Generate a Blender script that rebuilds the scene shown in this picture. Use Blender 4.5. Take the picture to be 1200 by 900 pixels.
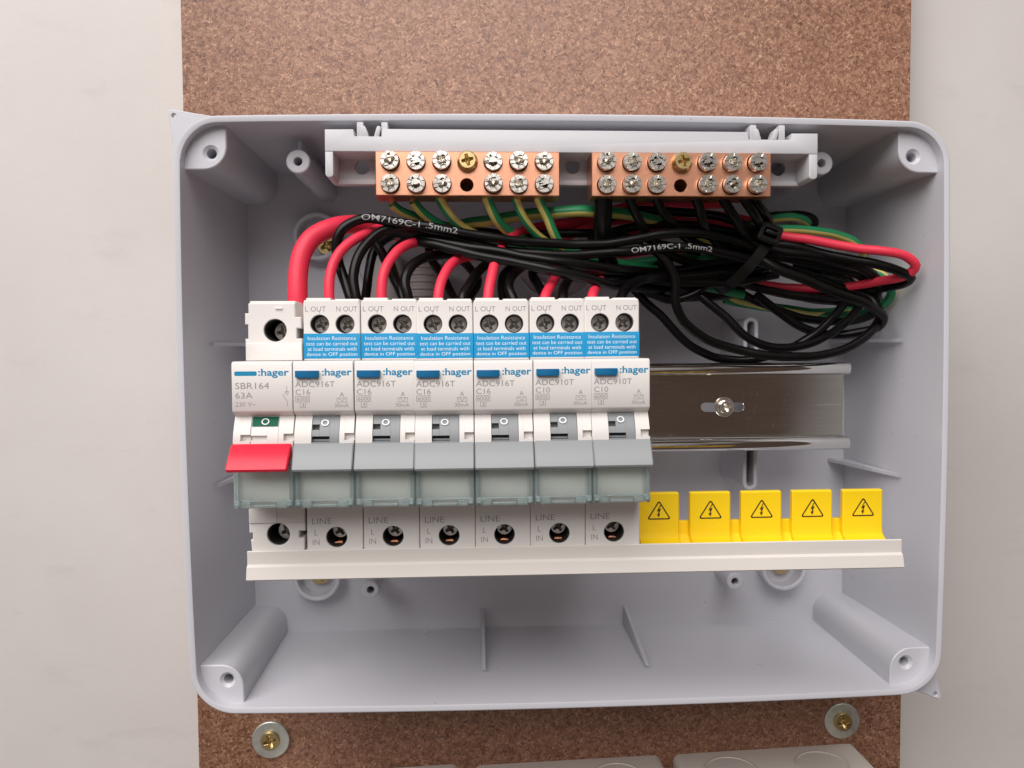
import bpy, bmesh, math, random
from mathutils import Vector, Matrix, noise
from mathutils.geometry import tessellate_polygon

for o in list(bpy.data.objects): bpy.data.objects.remove(o)
scene = bpy.context.scene
C = scene.collection
MM = 0.001
# Everything is laid out in millimetres: X to the right, Z up, D out of the wall towards the viewer
# (world Y = -D). D = 0 is the face of the brown board.

# ---------------------------------------------------------------- camera
cam = bpy.data.cameras.new('camera')
cam.sensor_width = 36.0; cam.lens = 27.0
cam.clip_start = 0.01; cam.clip_end = 50.0
camo = bpy.data.objects.new('camera', cam); C.objects.link(camo)
right = Vector((0.99885768, -0.04733763, -0.00651815))
down = Vector((-0.00848257, -0.04141639, -0.99910596))
fwd = Vector((0.04702535, 0.99801996, -0.04177062))
m = Matrix((right, -down, -fwd)).transposed().to_4x4()
m.translation = Vector((0, -346*MM, 0))
camo.matrix_world = m
scene.camera = camo
scene.render.resolution_x = 1024; scene.render.resolution_y = 768

# ---------------------------------------------------------------- light
world = bpy.data.worlds.new('World'); scene.world = world
world.use_nodes = True
wt = world.node_tree; bg = wt.nodes['Background']; bg.inputs[1].default_value = 0.42
wtc = wt.nodes.new('ShaderNodeTexCoord'); wno = wt.nodes.new('ShaderNodeTexNoise'); wra = wt.nodes.new('ShaderNodeValToRGB')
wno.inputs['Scale'].default_value = 1.7; wno.inputs['Detail'].default_value = 2.5
wra.color_ramp.elements[0].position = 0.455; wra.color_ramp.elements[0].color = (0.16, 0.105, 0.08, 1)
wra.color_ramp.elements[1].position = 0.545; wra.color_ramp.elements[1].color = (0.78, 0.74, 0.72, 1)
wmp = wt.nodes.new('ShaderNodeMapping'); wmp.inputs['Location'].default_value = (6.57, 2.59, 8.82)  # unseen surroundings made up as noise, shifted to suit the rail's reflections
wt.links.new(wtc.outputs['Generated'], wmp.inputs[0]); wt.links.new(wmp.outputs[0], wno.inputs['Vector']); wt.links.new(wno.outputs['Fac'], wra.inputs[0]); wt.links.new(wra.outputs[0], bg.inputs[0])

def area(name, loc, target, sx, sy, power, col):
    l = bpy.data.lights.new(name, 'AREA'); l.shape = 'RECTANGLE'; l.size = sx; l.size_y = sy
    l.energy = power; l.color = col
    o = bpy.data.objects.new(name, l); C.objects.link(o); o.location = loc
    o.rotation_euler = (Vector(target) - Vector(loc)).to_track_quat('-Z', 'Y').to_euler()
    return o
area('window_light', (-0.38, -0.98, 0.95), (0.03, 0, -0.02), 1.6, 1.2, 31.5, (1.0, 0.965, 0.945))

scene.view_settings.view_transform = 'Standard'; scene.view_settings.look = 'None'
scene.view_settings.gamma = 1.0; scene.view_settings.use_curve_mapping = False
scene.view_settings.exposure = 0.0

# ---------------------------------------------------------------- materials
MATS = {}
def new_mat(name):
    mt = bpy.data.materials.new(name); mt.use_nodes = True
    nt = mt.node_tree; b = nt.nodes['Principled BSDF']
    MATS[name] = mt
    return mt, nt, b
def nd(nt, t, **kw):
    n = nt.nodes.new(t)
    for k, v in kw.items(): setattr(n, k, v)
    return n
def plastic(name, col, rough=0.42, bump=0.02, scale=9000, var=0.05, spec=0.45, smear=0.08):
    mt, nt, b = new_mat(name)
    tc = nd(nt, 'ShaderNodeTexCoord')
    n1 = nd(nt, 'ShaderNodeTexNoise'); n1.inputs['Scale'].default_value = 45; n1.inputs['Detail'].default_value = 6
    n2 = nd(nt, 'ShaderNodeTexNoise'); n2.inputs['Scale'].default_value = scale; n2.inputs['Detail'].default_value = 2
    nt.links.new(tc.outputs['Object'], n1.inputs['Vector']); nt.links.new(tc.outputs['Object'], n2.inputs['Vector'])
    mx = nd(nt, 'ShaderNodeMix', data_type='RGBA')
    mx.inputs[6].default_value = (*[c*(1-var) for c in col], 1); mx.inputs[7].default_value = (*[min(1, c*(1+var)) for c in col], 1)
    nt.links.new(n1.outputs['Fac'], mx.inputs[0]); nt.links.new(mx.outputs[2], b.inputs['Base Color'])
    mr = nd(nt, 'ShaderNodeMapRange'); mr.inputs[3].default_value = rough - smear; mr.inputs[4].default_value = rough + smear
    nt.links.new(n1.outputs['Fac'], mr.inputs[0]); nt.links.new(mr.outputs[0], b.inputs['Roughness'])
    b.inputs['Specular IOR Level'].default_value = spec
    if bump:
        bp = nd(nt, 'ShaderNodeBump'); bp.inputs['Strength'].default_value = bump; bp.inputs['Distance'].default_value = 0.0003
        nt.links.new(n2.outputs['Fac'], bp.inputs['Height']); nt.links.new(bp.outputs[0], b.inputs['Normal'])
    return mt
def metal(name, col, rough=0.25, scratch=0.0, aniso=None):
    mt, nt, b = new_mat(name)
    b.inputs['Metallic'].default_value = 1.0
    tc = nd(nt, 'ShaderNodeTexCoord'); mp = nd(nt, 'ShaderNodeMapping')
    mp.inputs['Scale'].default_value = aniso or (1, 1, 1)
    nt.links.new(tc.outputs['Object'], mp.inputs[0])
    n1 = nd(nt, 'ShaderNodeTexNoise'); n1.inputs['Scale'].default_value = 350; n1.inputs['Detail'].default_value = 6
    nt.links.new(mp.outputs[0], n1.inputs['Vector'])
    mx = nd(nt, 'ShaderNodeMix', data_type='RGBA')
    mx.inputs[6].default_value = (*[c*0.86 for c in col], 1); mx.inputs[7].default_value = (*[min(1, c*1.08) for c in col], 1)
    nt.links.new(n1.outputs['Fac'], mx.inputs[0]); nt.links.new(mx.outputs[2], b.inputs['Base Color'])
    mr = nd(nt, 'ShaderNodeMapRange'); mr.inputs[3].default_value = max(.02, rough*0.65); mr.inputs[4].default_value = rough*1.35
    nt.links.new(n1.outputs['Fac'], mr.inputs[0]); nt.links.new(mr.outputs[0], b.inputs['Roughness'])
    if scratch:
        bp = nd(nt, 'ShaderNodeBump'); bp.inputs['Strength'].default_value = scratch; bp.inputs['Distance'].default_value = 0.0002
        nt.links.new(n1.outputs['Fac'], bp.inputs['Height']); nt.links.new(bp.outputs[0], b.inputs['Normal'])
    return mt
def flat(name, col, rough=0.55):
    mt, nt, b = new_mat(name)
    b.inputs['Base Color'].default_value = (*col, 1); b.inputs['Roughness'].default_value = rough
    return mt
plastic('case_grey', (0.595, 0.595, 0.64), 0.28, 0.02, 2500, 0.015, smear=0.015)
def add_specks(mt):
    nt = mt.node_tree; b = nt.nodes['Principled BSDF']; src = b.inputs['Base Color'].links[0].from_socket
    tc = nd(nt, 'ShaderNodeTexCoord'); v = nd(nt, 'ShaderNodeTexVoronoi'); v.inputs['Scale'].default_value = 260
    nt.links.new(tc.outputs['Object'], v.inputs['Vector'])
    sc = nd(nt, 'ShaderNodeSeparateColor'); nt.links.new(v.outputs['Color'], sc.inputs[0])
    a = nd(nt, 'ShaderNodeMath', operation='GREATER_THAN'); a.inputs[1].default_value = 0.975; nt.links.new(sc.outputs[0], a.inputs[0])
    c = nd(nt, 'ShaderNodeMath', operation='LESS_THAN'); c.inputs[1].default_value = 0.12; nt.links.new(v.outputs['Distance'], c.inputs[0])
    e = nd(nt, 'ShaderNodeMath', operation='MULTIPLY'); nt.links.new(a.outputs[0], e.inputs[0]); nt.links.new(c.outputs[0], e.inputs[1])
    f = nd(nt, 'ShaderNodeMath', operation='MULTIPLY'); f.inputs[1].default_value = 0.5; nt.links.new(e.outputs[0], f.inputs[0])
    mx = nd(nt, 'ShaderNodeMix', data_type='RGBA'); nt.links.new(f.outputs[0], mx.inputs[0]); nt.links.new(src, mx.inputs[6])
    cr = nd(nt, 'ShaderNodeMix', data_type='RGBA'); nt.links.new(sc.outputs[2], cr.inputs[0]); cr.inputs[6].default_value = (0.16, 0.13, 0.11, 1); cr.inputs[7].default_value = (0.85, 0.84, 0.83, 1)
    nt.links.new(cr.outputs[2], mx.inputs[7]); nt.links.new(mx.outputs[2], b.inputs['Base Color'])
add_specks(MATS['case_grey'])
plastic('holder_grey', (0.58, 0.575, 0.605), 0.42, 0.03, 4000, 0.02, smear=0.02)
plastic('device_white', (0.77, 0.735, 0.71), 0.46, 0.03, 6000, 0.02)
plastic('tray_white', (0.72, 0.68, 0.64), 0.40, 0.03, 5000, 0.02)
plastic('toggle_grey', (0.26, 0.275, 0.285), 0.42, 0.04, 6000, 0.03)
plastic('wing_grey', (0.30, 0.315, 0.325), 0.42, 0.05, 6000, 0.03)
plastic('wing_red', (0.78, 0.012, 0.045), 0.38, 0.03, 6000, 0.03)
plastic('toggle_green', (0.0, 0.11, 0.06), 0.6, 0.02, 6000, 0.03, spec=0.25)
plastic('button_blue', (0.005, 0.15, 0.34), 0.40, 0.04, 6000, 0.05)
plastic('cover_yellow', (0.93, 0.64, 0.008), 0.40, 0.03, 5000, 0.02)
plastic('wire_red', (0.76, 0.032, 0.072), 0.5, 0.05, 3000, 0.06)
plastic('wire_black', (0.0035, 0.0032, 0.0032), 0.30, 0.06, 3000, 0.2, spec=0.24, smear=0.08)
plastic('wire_green', (0.025, 0.28, 0.11), 0.42, 0.05, 3000, 0.06)
plastic('wire_yellow', (0.70, 0.59, 0.17), 0.42, 0.05, 3000, 0.06)
plastic('tie_black', (0.004, 0.004, 0.004), 0.35, 0.05, 3000, 0.2, spec=0.3)
plastic('gland_grey', (0.40, 0.37, 0.36), 0.5, 0.04, 3000, 0.05)
plastic('backbox_grey', (0.64, 0.59, 0.54), 0.55, 0.05, 4000, 0.03)
plastic('paper_label', (0.88, 0.90, 0.85), 0.7, 0.03, 4000, 0.03)
flat('sticker_blue', (0.0, 0.27, 0.54), 0.65)
flat('print_white', (0.85, 0.87, 0.88), 0.6)
flat('print_grey', (0.31, 0.29, 0.28), 0.6)
flat('print_blue', (0.0, 0.25, 0.46), 0.5)
flat('print_black', (0.05, 0.025, 0.01), 0.6)
flat('print_wire', (0.33, 0.33, 0.33), 0.6)
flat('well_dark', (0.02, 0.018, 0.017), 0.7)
metal('copper_bar', (0.76, 0.375, 0.24), 0.36, 0.05, (1, 1, 25))
metal('copper_wire', (0.72, 0.33, 0.20), 0.35)
metal('nickel', (0.84, 0.80, 0.74), 0.24, 0.1)
metal('terminal_steel', (0.66, 0.63, 0.60), 0.34, 0.1)
metal('brass', (0.60, 0.46, 0.22), 0.32, 0.1)
def rail_material():
    mt = metal('zinc_rail', (0.76, 0.745, 0.72), 0.07, 0.02, (0.12, 1, 5))
    nt = mt.node_tree; b = nt.nodes['Principled BSDF']
    tc = nd(nt, 'ShaderNodeTexCoord')
    v = nd(nt, 'ShaderNodeTexVoronoi'); v.inputs['Scale'].default_value = 900
    nt.links.new(tc.outputs['Object'], v.inputs['Vector'])
    n = nd(nt, 'ShaderNodeTexNoise'); n.inputs['Scale'].default_value = 38; n.inputs['Detail'].default_value = 5
    nt.links.new(tc.outputs['Object'], n.inputs['Vector'])
    sc = nd(nt, 'ShaderNodeSeparateColor'); nt.links.new(v.outputs['Color'], sc.inputs[0])
    def mth(op, a, c):
        q = nd(nt, 'ShaderNodeMath', operation=op)
        for i, k in enumerate((a, c)):
            if isinstance(k, (int, float)): q.inputs[i].default_value = k
            else: nt.links.new(k, q.inputs[i])
        return q.outputs[0]
    speck = mth('MULTIPLY', mth('LESS_THAN', v.outputs['Distance'], 0.20), mth('GREATER_THAN', mth('MULTIPLY', sc.outputs[0], n.outputs['Fac']), 0.40))
    mp = nd(nt, 'ShaderNodeMapping'); mp.inputs['Scale'].default_value = (14, 200, 900)
    nt.links.new(tc.outputs['Object'], mp.inputs[0])
    n3 = nd(nt, 'ShaderNodeTexNoise'); n3.inputs['Scale'].default_value = 1.0; n3.inputs['Detail'].default_value = 4
    nt.links.new(mp.outputs[0], n3.inputs['Vector'])
    scr = mth('MULTIPLY', mth('GREATER_THAN', n3.outputs['Fac'], 0.71), 0.25)
    film = mth('MULTIPLY', n.outputs['Fac'], 0.04)
    dust = mth('MINIMUM', mth('ADD', mth('ADD', mth('MULTIPLY', speck, 0.22), scr), film), 1.0)
    df = nd(nt, 'ShaderNodeBsdfDiffuse'); df.inputs[0].default_value = (0.42, 0.38, 0.35, 1)
    mx = nd(nt, 'ShaderNodeMixShader'); out = nt.nodes['Material Output']
    nt.links.new(dust, mx.inputs[0]); nt.links.new(b.outputs[0], mx.inputs[1]); nt.links.new(df.outputs[0], mx.inputs[2]); nt.links.new(mx.outputs[0], out.inputs[0])
rail_material()
metal('zinc_washer', (0.72, 0.74, 0.68), 0.48, 0.15)

def clear(name, tint, body, milky):
    """clear moulded plastic: lets light through with a tint, a little milky, fresnel gloss on top"""
    mt = bpy.data.materials.new(name); mt.use_nodes = True; MATS[name] = mt
    nt = mt.node_tree; nt.nodes.clear()
    out = nd(nt, 'ShaderNodeOutputMaterial'); tr = nd(nt, 'ShaderNodeBsdfTransparent'); gl = nd(nt, 'ShaderNodeBsdfGlossy')
    df = nd(nt, 'ShaderNodeBsdfDiffuse'); tl = nd(nt, 'ShaderNodeBsdfTranslucent'); ms = nd(nt, 'ShaderNodeMixShader'); ms.inputs[0].default_value = 0.5
    df.inputs[0].default_value = (*body, 1); tl.inputs[0].default_value = (*body, 1)
    nt.links.new(df.outputs[0], ms.inputs[1]); nt.links.new(tl.outputs[0], ms.inputs[2])
    tr.inputs[0].default_value = (*tint, 1); gl.inputs[0].default_value = (1, 1, 1, 1); gl.inputs['Roughness'].default_value = 0.10
    m0 = nd(nt, 'ShaderNodeMixShader'); m0.inputs[0].default_value = milky
    nt.links.new(tr.outputs[0], m0.inputs[1]); nt.links.new(ms.outputs[0], m0.inputs[2])
    fr = nd(nt, 'ShaderNodeFresnel'); fr.inputs[0].default_value = 1.45
    m1 = nd(nt, 'ShaderNodeMixShader')
    nt.links.new(fr.outputs[0], m1.inputs[0]); nt.links.new(m0.outputs[0], m1.inputs[1]); nt.links.new(gl.outputs[0], m1.inputs[2])
    nt.links.new(m1.outputs[0], out.inputs[0])
clear('clear_window', (0.985, 0.997, 0.992), (0.93, 0.99, 0.97), 0.17)
clear('clear_edge', (0.955, 0.99, 0.992), (0.80, 0.97, 0.98), 0.24)

def wall_material():
    mt, nt, b = new_mat('wall_paint')
    tc = nd(nt, 'ShaderNodeTexCoord')
    n1 = nd(nt, 'ShaderNodeTexNoise'); n1.inputs['Scale'].default_value = 7; n1.inputs['Detail'].default_value = 8; n1.inputs['Roughness'].default_value = 0.6
    mp = nd(nt, 'ShaderNodeMapping'); mp.inputs['Scale'].default_value = (10, 10, 26)
    n2 = nd(nt, 'ShaderNodeTexNoise'); n2.inputs['Scale'].default_value = 2.2; n2.inputs['Detail'].default_value = 6; n2.inputs['Roughness'].default_value = 0.7
    nt.links.new(tc.outputs['Object'], n1.inputs['Vector']); nt.links.new(tc.outputs['Object'], mp.inputs[0]); nt.links.new(mp.outputs[0], n2.inputs['Vector'])
    r1 = nd(nt, 'ShaderNodeValToRGB'); r1.color_ramp.elements[0].position = 0.3; r1.color_ramp.elements[1].position = 0.7
    r1.color_ramp.elements[0].color = (0.60, 0.56, 0.535, 1); r1.color_ramp.elements[1].color = (0.67, 0.635, 0.615, 1)
    nt.links.new(n1.outputs['Fac'], r1.inputs[0])
    r2 = nd(nt, 'ShaderNodeValToRGB'); r2.color_ramp.elements[0].position = 0.58; r2.color_ramp.elements[1].position = 0.76
    r2.color_ramp.elements[0].color = (0, 0, 0, 1); r2.color_ramp.elements[1].color = (0.22, 0.22, 0.22, 1)
    nt.links.new(n2.outputs['Fac'], r2.inputs[0])
    mx = nd(nt, 'ShaderNodeMix', data_type='RGBA'); mx.inputs[7].default_value = (0.40, 0.36, 0.335, 1)
    nt.links.new(r2.outputs[0], mx.inputs[0]); nt.links.new(r1.outputs[0], mx.inputs[6]); nt.links.new(mx.outputs[2], b.inputs['Base Color'])
    n3 = nd(nt, 'ShaderNodeTexNoise'); n3.inputs['Scale'].default_value = 420; n3.inputs['Detail'].default_value = 3
    nt.links.new(tc.outputs['Object'], n3.inputs['Vector'])
    bp = nd(nt, 'ShaderNodeBump'); bp.inputs['Strength'].default_value = 0.12; bp.inputs['Distance'].default_value = 0.0006
    nt.links.new(n3.outputs['Fac'], bp.inputs['Height']); nt.links.new(bp.outputs[0], b.inputs['Normal'])
    b.inputs['Roughness'].default_value = 0.62
wall_material()

def chipboard_material():
    mt, nt, b = new_mat('chipboard')
    tc = nd(nt, 'ShaderNodeTexCoord')
    warp = nd(nt, 'ShaderNodeTexNoise'); warp.inputs['Scale'].default_value = 160; warp.inputs['Detail'].default_value = 2
    nt.links.new(tc.outputs['Object'], warp.inputs['Vector'])
    add = nd(nt, 'ShaderNodeMix', data_type='VECTOR'); add.inputs[0].default_value = 0.003
    nt.links.new(tc.outputs['Object'], add.inputs[4]); nt.links.new(warp.outputs['Color'], add.inputs[5])
    v = nd(nt, 'ShaderNodeTexVoronoi'); v.inputs['Scale'].default_value = 800; v.inputs['Randomness'].default_value = 1
    nt.links.new(add.outputs[1], v.inputs['Vector'])
    v2 = nd(nt, 'ShaderNodeTexVoronoi'); v2.inputs['Scale'].default_value = 1300
    nt.links.new(add.outputs[1], v2.inputs['Vector'])
    n1 = nd(nt, 'ShaderNodeTexNoise'); n1.inputs['Scale'].default_value = 330; n1.inputs['Detail'].default_value = 9; n1.inputs['Roughness'].default_value = 0.72
    nt.links.new(tc.outputs['Object'], n1.inputs['Vector'])
    n2 = nd(nt, 'ShaderNodeTexNoise'); n2.inputs['Scale'].default_value = 16; n2.inputs['Detail'].default_value = 4
    nt.links.new(tc.outputs['Object'], n2.inputs['Vector'])
    sx = nd(nt, 'ShaderNodeSeparateColor'); nt.links.new(v.outputs['Color'], sx.inputs[0])
    sy = nd(nt, 'ShaderNodeSeparateColor'); nt.links.new(v2.outputs['Color'], sy.inputs[0])
    def math_(op, a, bb):
        n = nd(nt, 'ShaderNodeMath', operation=op)
        for i, s in enumerate((a, bb)):
            if isinstance(s, (int, float)): n.inputs[i].default_value = s
            else: nt.links.new(s, n.inputs[i])
        return n.outputs[0]
    h = math_('ADD', math_('MULTIPLY', sx.outputs[0], 0.22), math_('MULTIPLY', sy.outputs[0], 0.14))
    h = math_('ADD', h, math_('ADD', math_('MULTIPLY', n1.outputs['Fac'], 0.34), 0.08))
    h = math_('ADD', h, math_('MULTIPLY', n2.outputs['Fac'], 0.17))
    chips = None
    for ang, sx_, sz_ in ((0.3, 1900, 560), (1.35, 2100, 700), (2.3, 1600, 480), (2.9, 2400, 800)):
        mp = nd(nt, 'ShaderNodeMapping'); mp.inputs['Rotation'].default_value = (0, ang, 0); mp.inputs['Location'].default_value = (ang*.37, 0, ang*.11)
        mq = nd(nt, 'ShaderNodeMapping'); mq.inputs['Scale'].default_value = (sx_, 300, sz_)
        nt.links.new(add.outputs[1], mp.inputs[0]); nt.links.new(mp.outputs[0], mq.inputs[0])
        vc = nd(nt, 'ShaderNodeTexVoronoi'); vc.inputs['Scale'].default_value = 1.0
        nt.links.new(mq.outputs[0], vc.inputs['Vector'])
        sc = nd(nt, 'ShaderNodeSeparateColor'); nt.links.new(vc.outputs['Color'], sc.inputs[0])
        pick = math_('GREATER_THAN', sc.outputs[1], 0.80)
        core = nd(nt, 'ShaderNodeMapRange'); core.inputs[1].default_value = 0.52; core.inputs[2].default_value = 0.30
        nt.links.new(vc.outputs['Distance'], core.inputs[0])
        amp = math_('SUBTRACT', sc.outputs[2], 0.36)
        one = math_('MULTIPLY', math_('MULTIPLY', pick, core.outputs[0]), amp)
        chips = one if chips is None else math_('ADD', chips, one)
    h = math_('ADD', h, math_('MULTIPLY', chips, 0.46))
    r = nd(nt, 'ShaderNodeValToRGB'); cr = r.color_ramp
    cr.elements[0].position = 0.28; cr.elements[0].color = (0.075, 0.030, 0.017, 1)
    cr.elements[1].position = 0.88; cr.elements[1].color = (0.55, 0.34, 0.21, 1)
    for p, c in ((0.40, (0.185, 0.079, 0.045, 1)), (0.52, (0.265, 0.124, 0.075, 1)), (0.66, (0.37, 0.192, 0.120, 1))):
        e = cr.elements.new(p); e.color = c
    nt.links.new(h, r.inputs[0]); nt.links.new(r.outputs[0], b.inputs['Base Color'])
    bp = nd(nt, 'ShaderNodeBump'); bp.inputs['Strength'].default_value = 0.30; bp.inputs['Distance'].default_value = 0.0010
    nt.links.new(h, bp.inputs['Height']); nt.links.new(bp.outputs[0], b.inputs['Normal'])
    b.inputs['Roughness'].default_value = 0.46; b.inputs['Specular IOR Level'].default_value = 0.6
chipboard_material()

# ---------------------------------------------------------------- helpers
def P(x, d, z): return (x, -d, z)

class Part:
    """collects shapes in absolute millimetres"""
    def __init__(self): self.v = []; self.f = []; self.mi = []; self.cur = 0
    def add(self, verts, faces):
        b = len(self.v); self.v += verts
        for f in faces: self.f.append([b+i for i in f]); self.mi.append(self.cur)
        return self
    def loft(self, loops, cap0=True, cap1=True, closed=False):
        n = len(loops[0]); b = len(self.v)
        for L in loops: self.v += list(L)
        k = len(loops)
        for i in range(k if closed else k-1):
            a = b+i*n; c = b+((i+1) % k)*n
            for j in range(n): self.f.append([a+j, a+(j+1) % n, c+(j+1) % n, c+j]); self.mi.append(self.cur)
        if not closed:
            if cap0: self.f.append([b+j for j in reversed(range(n))]); self.mi.append(self.cur)
            if cap1: self.f.append([b+(k-1)*n+j for j in range(n)]); self.mi.append(self.cur)
        return self
    def box(self, x0, x1, d0, d1, z0, z1, c=0.3, back=False):
        """box with chamfered front rim and edges"""
        c = min(c, (x1-x0)*.45, (z1-z0)*.45, (d1-d0)*.45)
        return self.prism(rect(x0, x1, z0, z1, c), d0, d1, c, back)
    def prism(self, pts, d0, d1, c=0.3, back=False):
        """outline (x,z) counter-clockwise seen from the front, extruded from d0 to d1, chamfered front"""
        ins = inset(pts, c*0.9) if c else pts
        loops = []
        if back and c: loops.append([P(x, d0, z) for x, z in ins])
        loops.append([P(x, d0+(c if back else 0), z) for x, z in pts])
        if c:
            ins2 = inset(pts, c*0.28)
            loops += [[P(x, d1-c, z) for x, z in pts], [P(x, d1-c*0.3, z) for x, z in ins2], [P(x, d1, z) for x, z in ins]]
        else: loops.append([P(x, d1, z) for x, z in pts])
        return self.loft(loops)
    def prism_x(self, pts, x0, x1, c=0.2):
        """outline (d,z) extruded along x"""
        ins = inset(pts, c) if c else pts
        L = []
        if c: L.append([P(x0, d, z) for d, z in ins])
        L += [[P(x0+c, d, z) for d, z in pts], [P(x1-c, d, z) for d, z in pts]]
        if c: L.append([P(x1, d, z) for d, z in ins])
        return self.loft(L)
    def plate(self, outer, holes, d0, d1, c=0.25, hc=None, back=True):
        """plate with holes; chamfered outer and hole rims"""
        hc = c if hc is None else hc
        o1 = inset(outer, c); hs1 = [inset(h, -hc) for h in holes]
        for dd, oo, hh, flip in ((d1, o1, hs1, False), (d0, outer, holes, True)):
            if flip and not back: continue
            polys = [[Vector((x, z, 0)) for x, z in q] for q in [oo]+hh]
            fl = [p for q in polys for p in q]; b = len(self.v)
            self.v += [P(p.x, dd, p.y) for p in fl]
            for t in tessellate_polygon(polys):
                t = list(t); a = [fl[i] for i in t]
                if ((a[1]-a[0]).cross(a[2]-a[0]).z < 0) != flip: t.reverse()
                self.f.append([b+i for i in t]); self.mi.append(self.cur)
        self.loft([[P(x, d0, z) for x, z in outer], [P(x, d1-c, z) for x, z in outer], [P(x, d1, z) for x, z in o1]], False, False)
        for h, g in zip(holes, hs1):
            self.loft([[P(x, d1, z) for x, z in reversed(g)][::1], [P(x, d1-hc, z) for x, z in reversed(h)], [P(x, d0, z) for x, z in reversed(h)]][::-1], False, False)
        return self
    def cyl(self, x, z, r, d0, d1, c=0.2, n=32, r0=None):
        r0 = r if r0 is None else r0
        A = [(math.cos(2*math.pi*i/n), math.sin(2*math.pi*i/n)) for i in range(n)]
        L = [[P(x+r0*a, d0, z+r0*b) for a, b in A], [P(x+r*a, d1-c, z+r*b) for a, b in A]]
        if c: L += [[P(x+(r-c*.3)*a, d1-c*.3, z+(r-c*.3)*b) for a, b in A], [P(x+(r-c)*a, d1, z+(r-c)*b) for a, b in A]]
        return self.loft(L)
    def ring(self, x, z, r, ri, d0, d1, c=0.25, n=40):
        return self.plate(circle(x, z, r, n), [circle(x, z, ri, n)], d0, d1, c)
    def lathe(self, x, z, prof, n=32, cap=True):
        A = [(math.cos(2*math.pi*i/n), math.sin(2*math.pi*i/n)) for i in range(n)]
        return self.loft([[P(x+r*a, d, z+r*b) for a, b in A] for r, d in prof], True, cap)
    def build(self, name, mat, parent=None, sharp=32, smooth=True, origin=None):
        me = bpy.data.meshes.new(name)
        if origin is None: origin = parent['o'] if parent is not None and 'o' in parent else (0, 0, 0)
        ox, od, oz = origin
        me.from_pydata([((v[0]-ox)*MM, (v[1]+od)*MM, (v[2]-oz)*MM) for v in self.v], [], self.f)
        for q in (mat if isinstance(mat, (list, tuple)) else [mat]): me.materials.append(MATS[q])
        me.polygons.foreach_set('material_index', self.mi)
        me.update()
        bm = bmesh.new(); bm.from_mesh(me)
        bmesh.ops.remove_doubles(bm, verts=bm.verts, dist=1e-7)
        bmesh.ops.recalc_face_normals(bm, faces=bm.faces)
        bm.to_mesh(me); bm.free()
        if smooth:
            me.polygons.foreach_set('use_smooth', [True]*len(me.polygons))
            me.set_sharp_from_angle(angle=math.radians(sharp))
        o = bpy.data.objects.new(name, me); C.objects.link(o)
        if parent is not None:
            o.parent = parent; o['o'] = tuple(float(q) for q in origin)
        else: o.location = (ox*MM, -od*MM, oz*MM)
        return o

def circle(x, z, r, n=32, ph=0): return [(x+r*math.cos(ph+2*math.pi*i/n), z+r*math.sin(ph+2*math.pi*i/n)) for i in range(n)]
def rect(x0, x1, z0, z1, r=0.0, n=3, rs=None):
    """rounded rectangle, counter-clockwise; rs = radii (bl, br, tr, tl)"""
    rs = rs or (r, r, r, r); out = []
    for (cx, cz, a0), rr in zip(((x0, z0, 180), (x1, z0, 270), (x1, z1, 0), (x0, z1, 90)), rs):
        if rr <= 0: out.append((cx, cz)); continue
        ccx = cx + (rr if cx == x0 else -rr); ccz = cz + (rr if cz == z0 else -rr)
        for i in range(n+1):
            a = math.radians(a0 + 90*i/n); out.append((ccx+rr*math.cos(a), ccz+rr*math.sin(a)))
    return out
def inset(pts, d):
    if not d: return pts
    n = len(pts); out = []
    area_ = sum(pts[i][0]*pts[(i+1) % n][1]-pts[(i+1) % n][0]*pts[i][1] for i in range(n))
    s = 1 if area_ > 0 else -1
    for i in range(n):
        p0 = Vector(pts[i-1]); p1 = Vector(pts[i]); p2 = Vector(pts[(i+1) % n])
        e1 = (p1-p0); e2 = (p2-p1)
        if e1.length < 1e-9 or e2.length < 1e-9: out.append(tuple(p1)); continue
        e1.normalize(); e2.normalize()
        n1 = Vector((-e1.y, e1.x))*s; n2 = Vector((-e2.y, e2.x))*s
        b = n1+n2
        k = d/max(0.35, (1+n1.dot(n2))/1.0)
        out.append(tuple(p1+b*k))
    return out

def thing(name, label, cat, o=(0, 0, 0), group=None):
    e = bpy.data.objects.new(name, None); C.objects.link(e)
    e.empty_display_size = 0.005
    e.location = (o[0]*MM, -o[1]*MM, o[2]*MM); e['o'] = tuple(float(q) for q in o)
    return tag(e, label, cat, group)
def tag(o, label, cat, group=None):
    o['label'] = label; o['category'] = cat
    if group: o['group'] = group
    return o
def copy_tree(o, parent=None):
    c = o.copy(); C.objects.link(c); c.parent = parent
    for ch in o.children: copy_tree(ch, c)
    return c

# flat print ------------------------------------------------------
FONT = {}
def glyphs(s, bold=0.0):
    key = (s, bold)
    if key not in FONT:
        cu = bpy.data.curves.new('lettering', 'FONT'); cu.body = s; cu.size = 1.0; cu.resolution_u = 3; cu.offset = bold
        ob = bpy.data.objects.new('lettering', cu)
        me = bpy.data.meshes.new_from_object(ob)
        v = [(q.co.x, q.co.y) for q in me.vertices]; f = [list(p.vertices) for p in me.polygons]
        bpy.data.objects.remove(ob); bpy.data.curves.remove(cu); bpy.data.meshes.remove(me)
        FONT[key] = (v, f)
    return FONT[key]
def text_on(part, s, x0, x1, z0, z1, d, bold=0.0, dfun=None):
    """fits the lettering's outline into the given rectangle on the plane D = d"""
    v, f = glyphs(s, bold)
    ax = min(q[0] for q in v); bx = max(q[0] for q in v); az = min(q[1] for q in v); bz = max(q[1] for q in v)
    vv = []
    for x, z in v:
        X = x0+(x-ax)/(bx-ax)*(x1-x0); Z = z0+(z-az)/(bz-az)*(z1-z0)
        vv.append(P(X, dfun(Z) if dfun else d, Z))
    part.add(vv, f); return part
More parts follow.
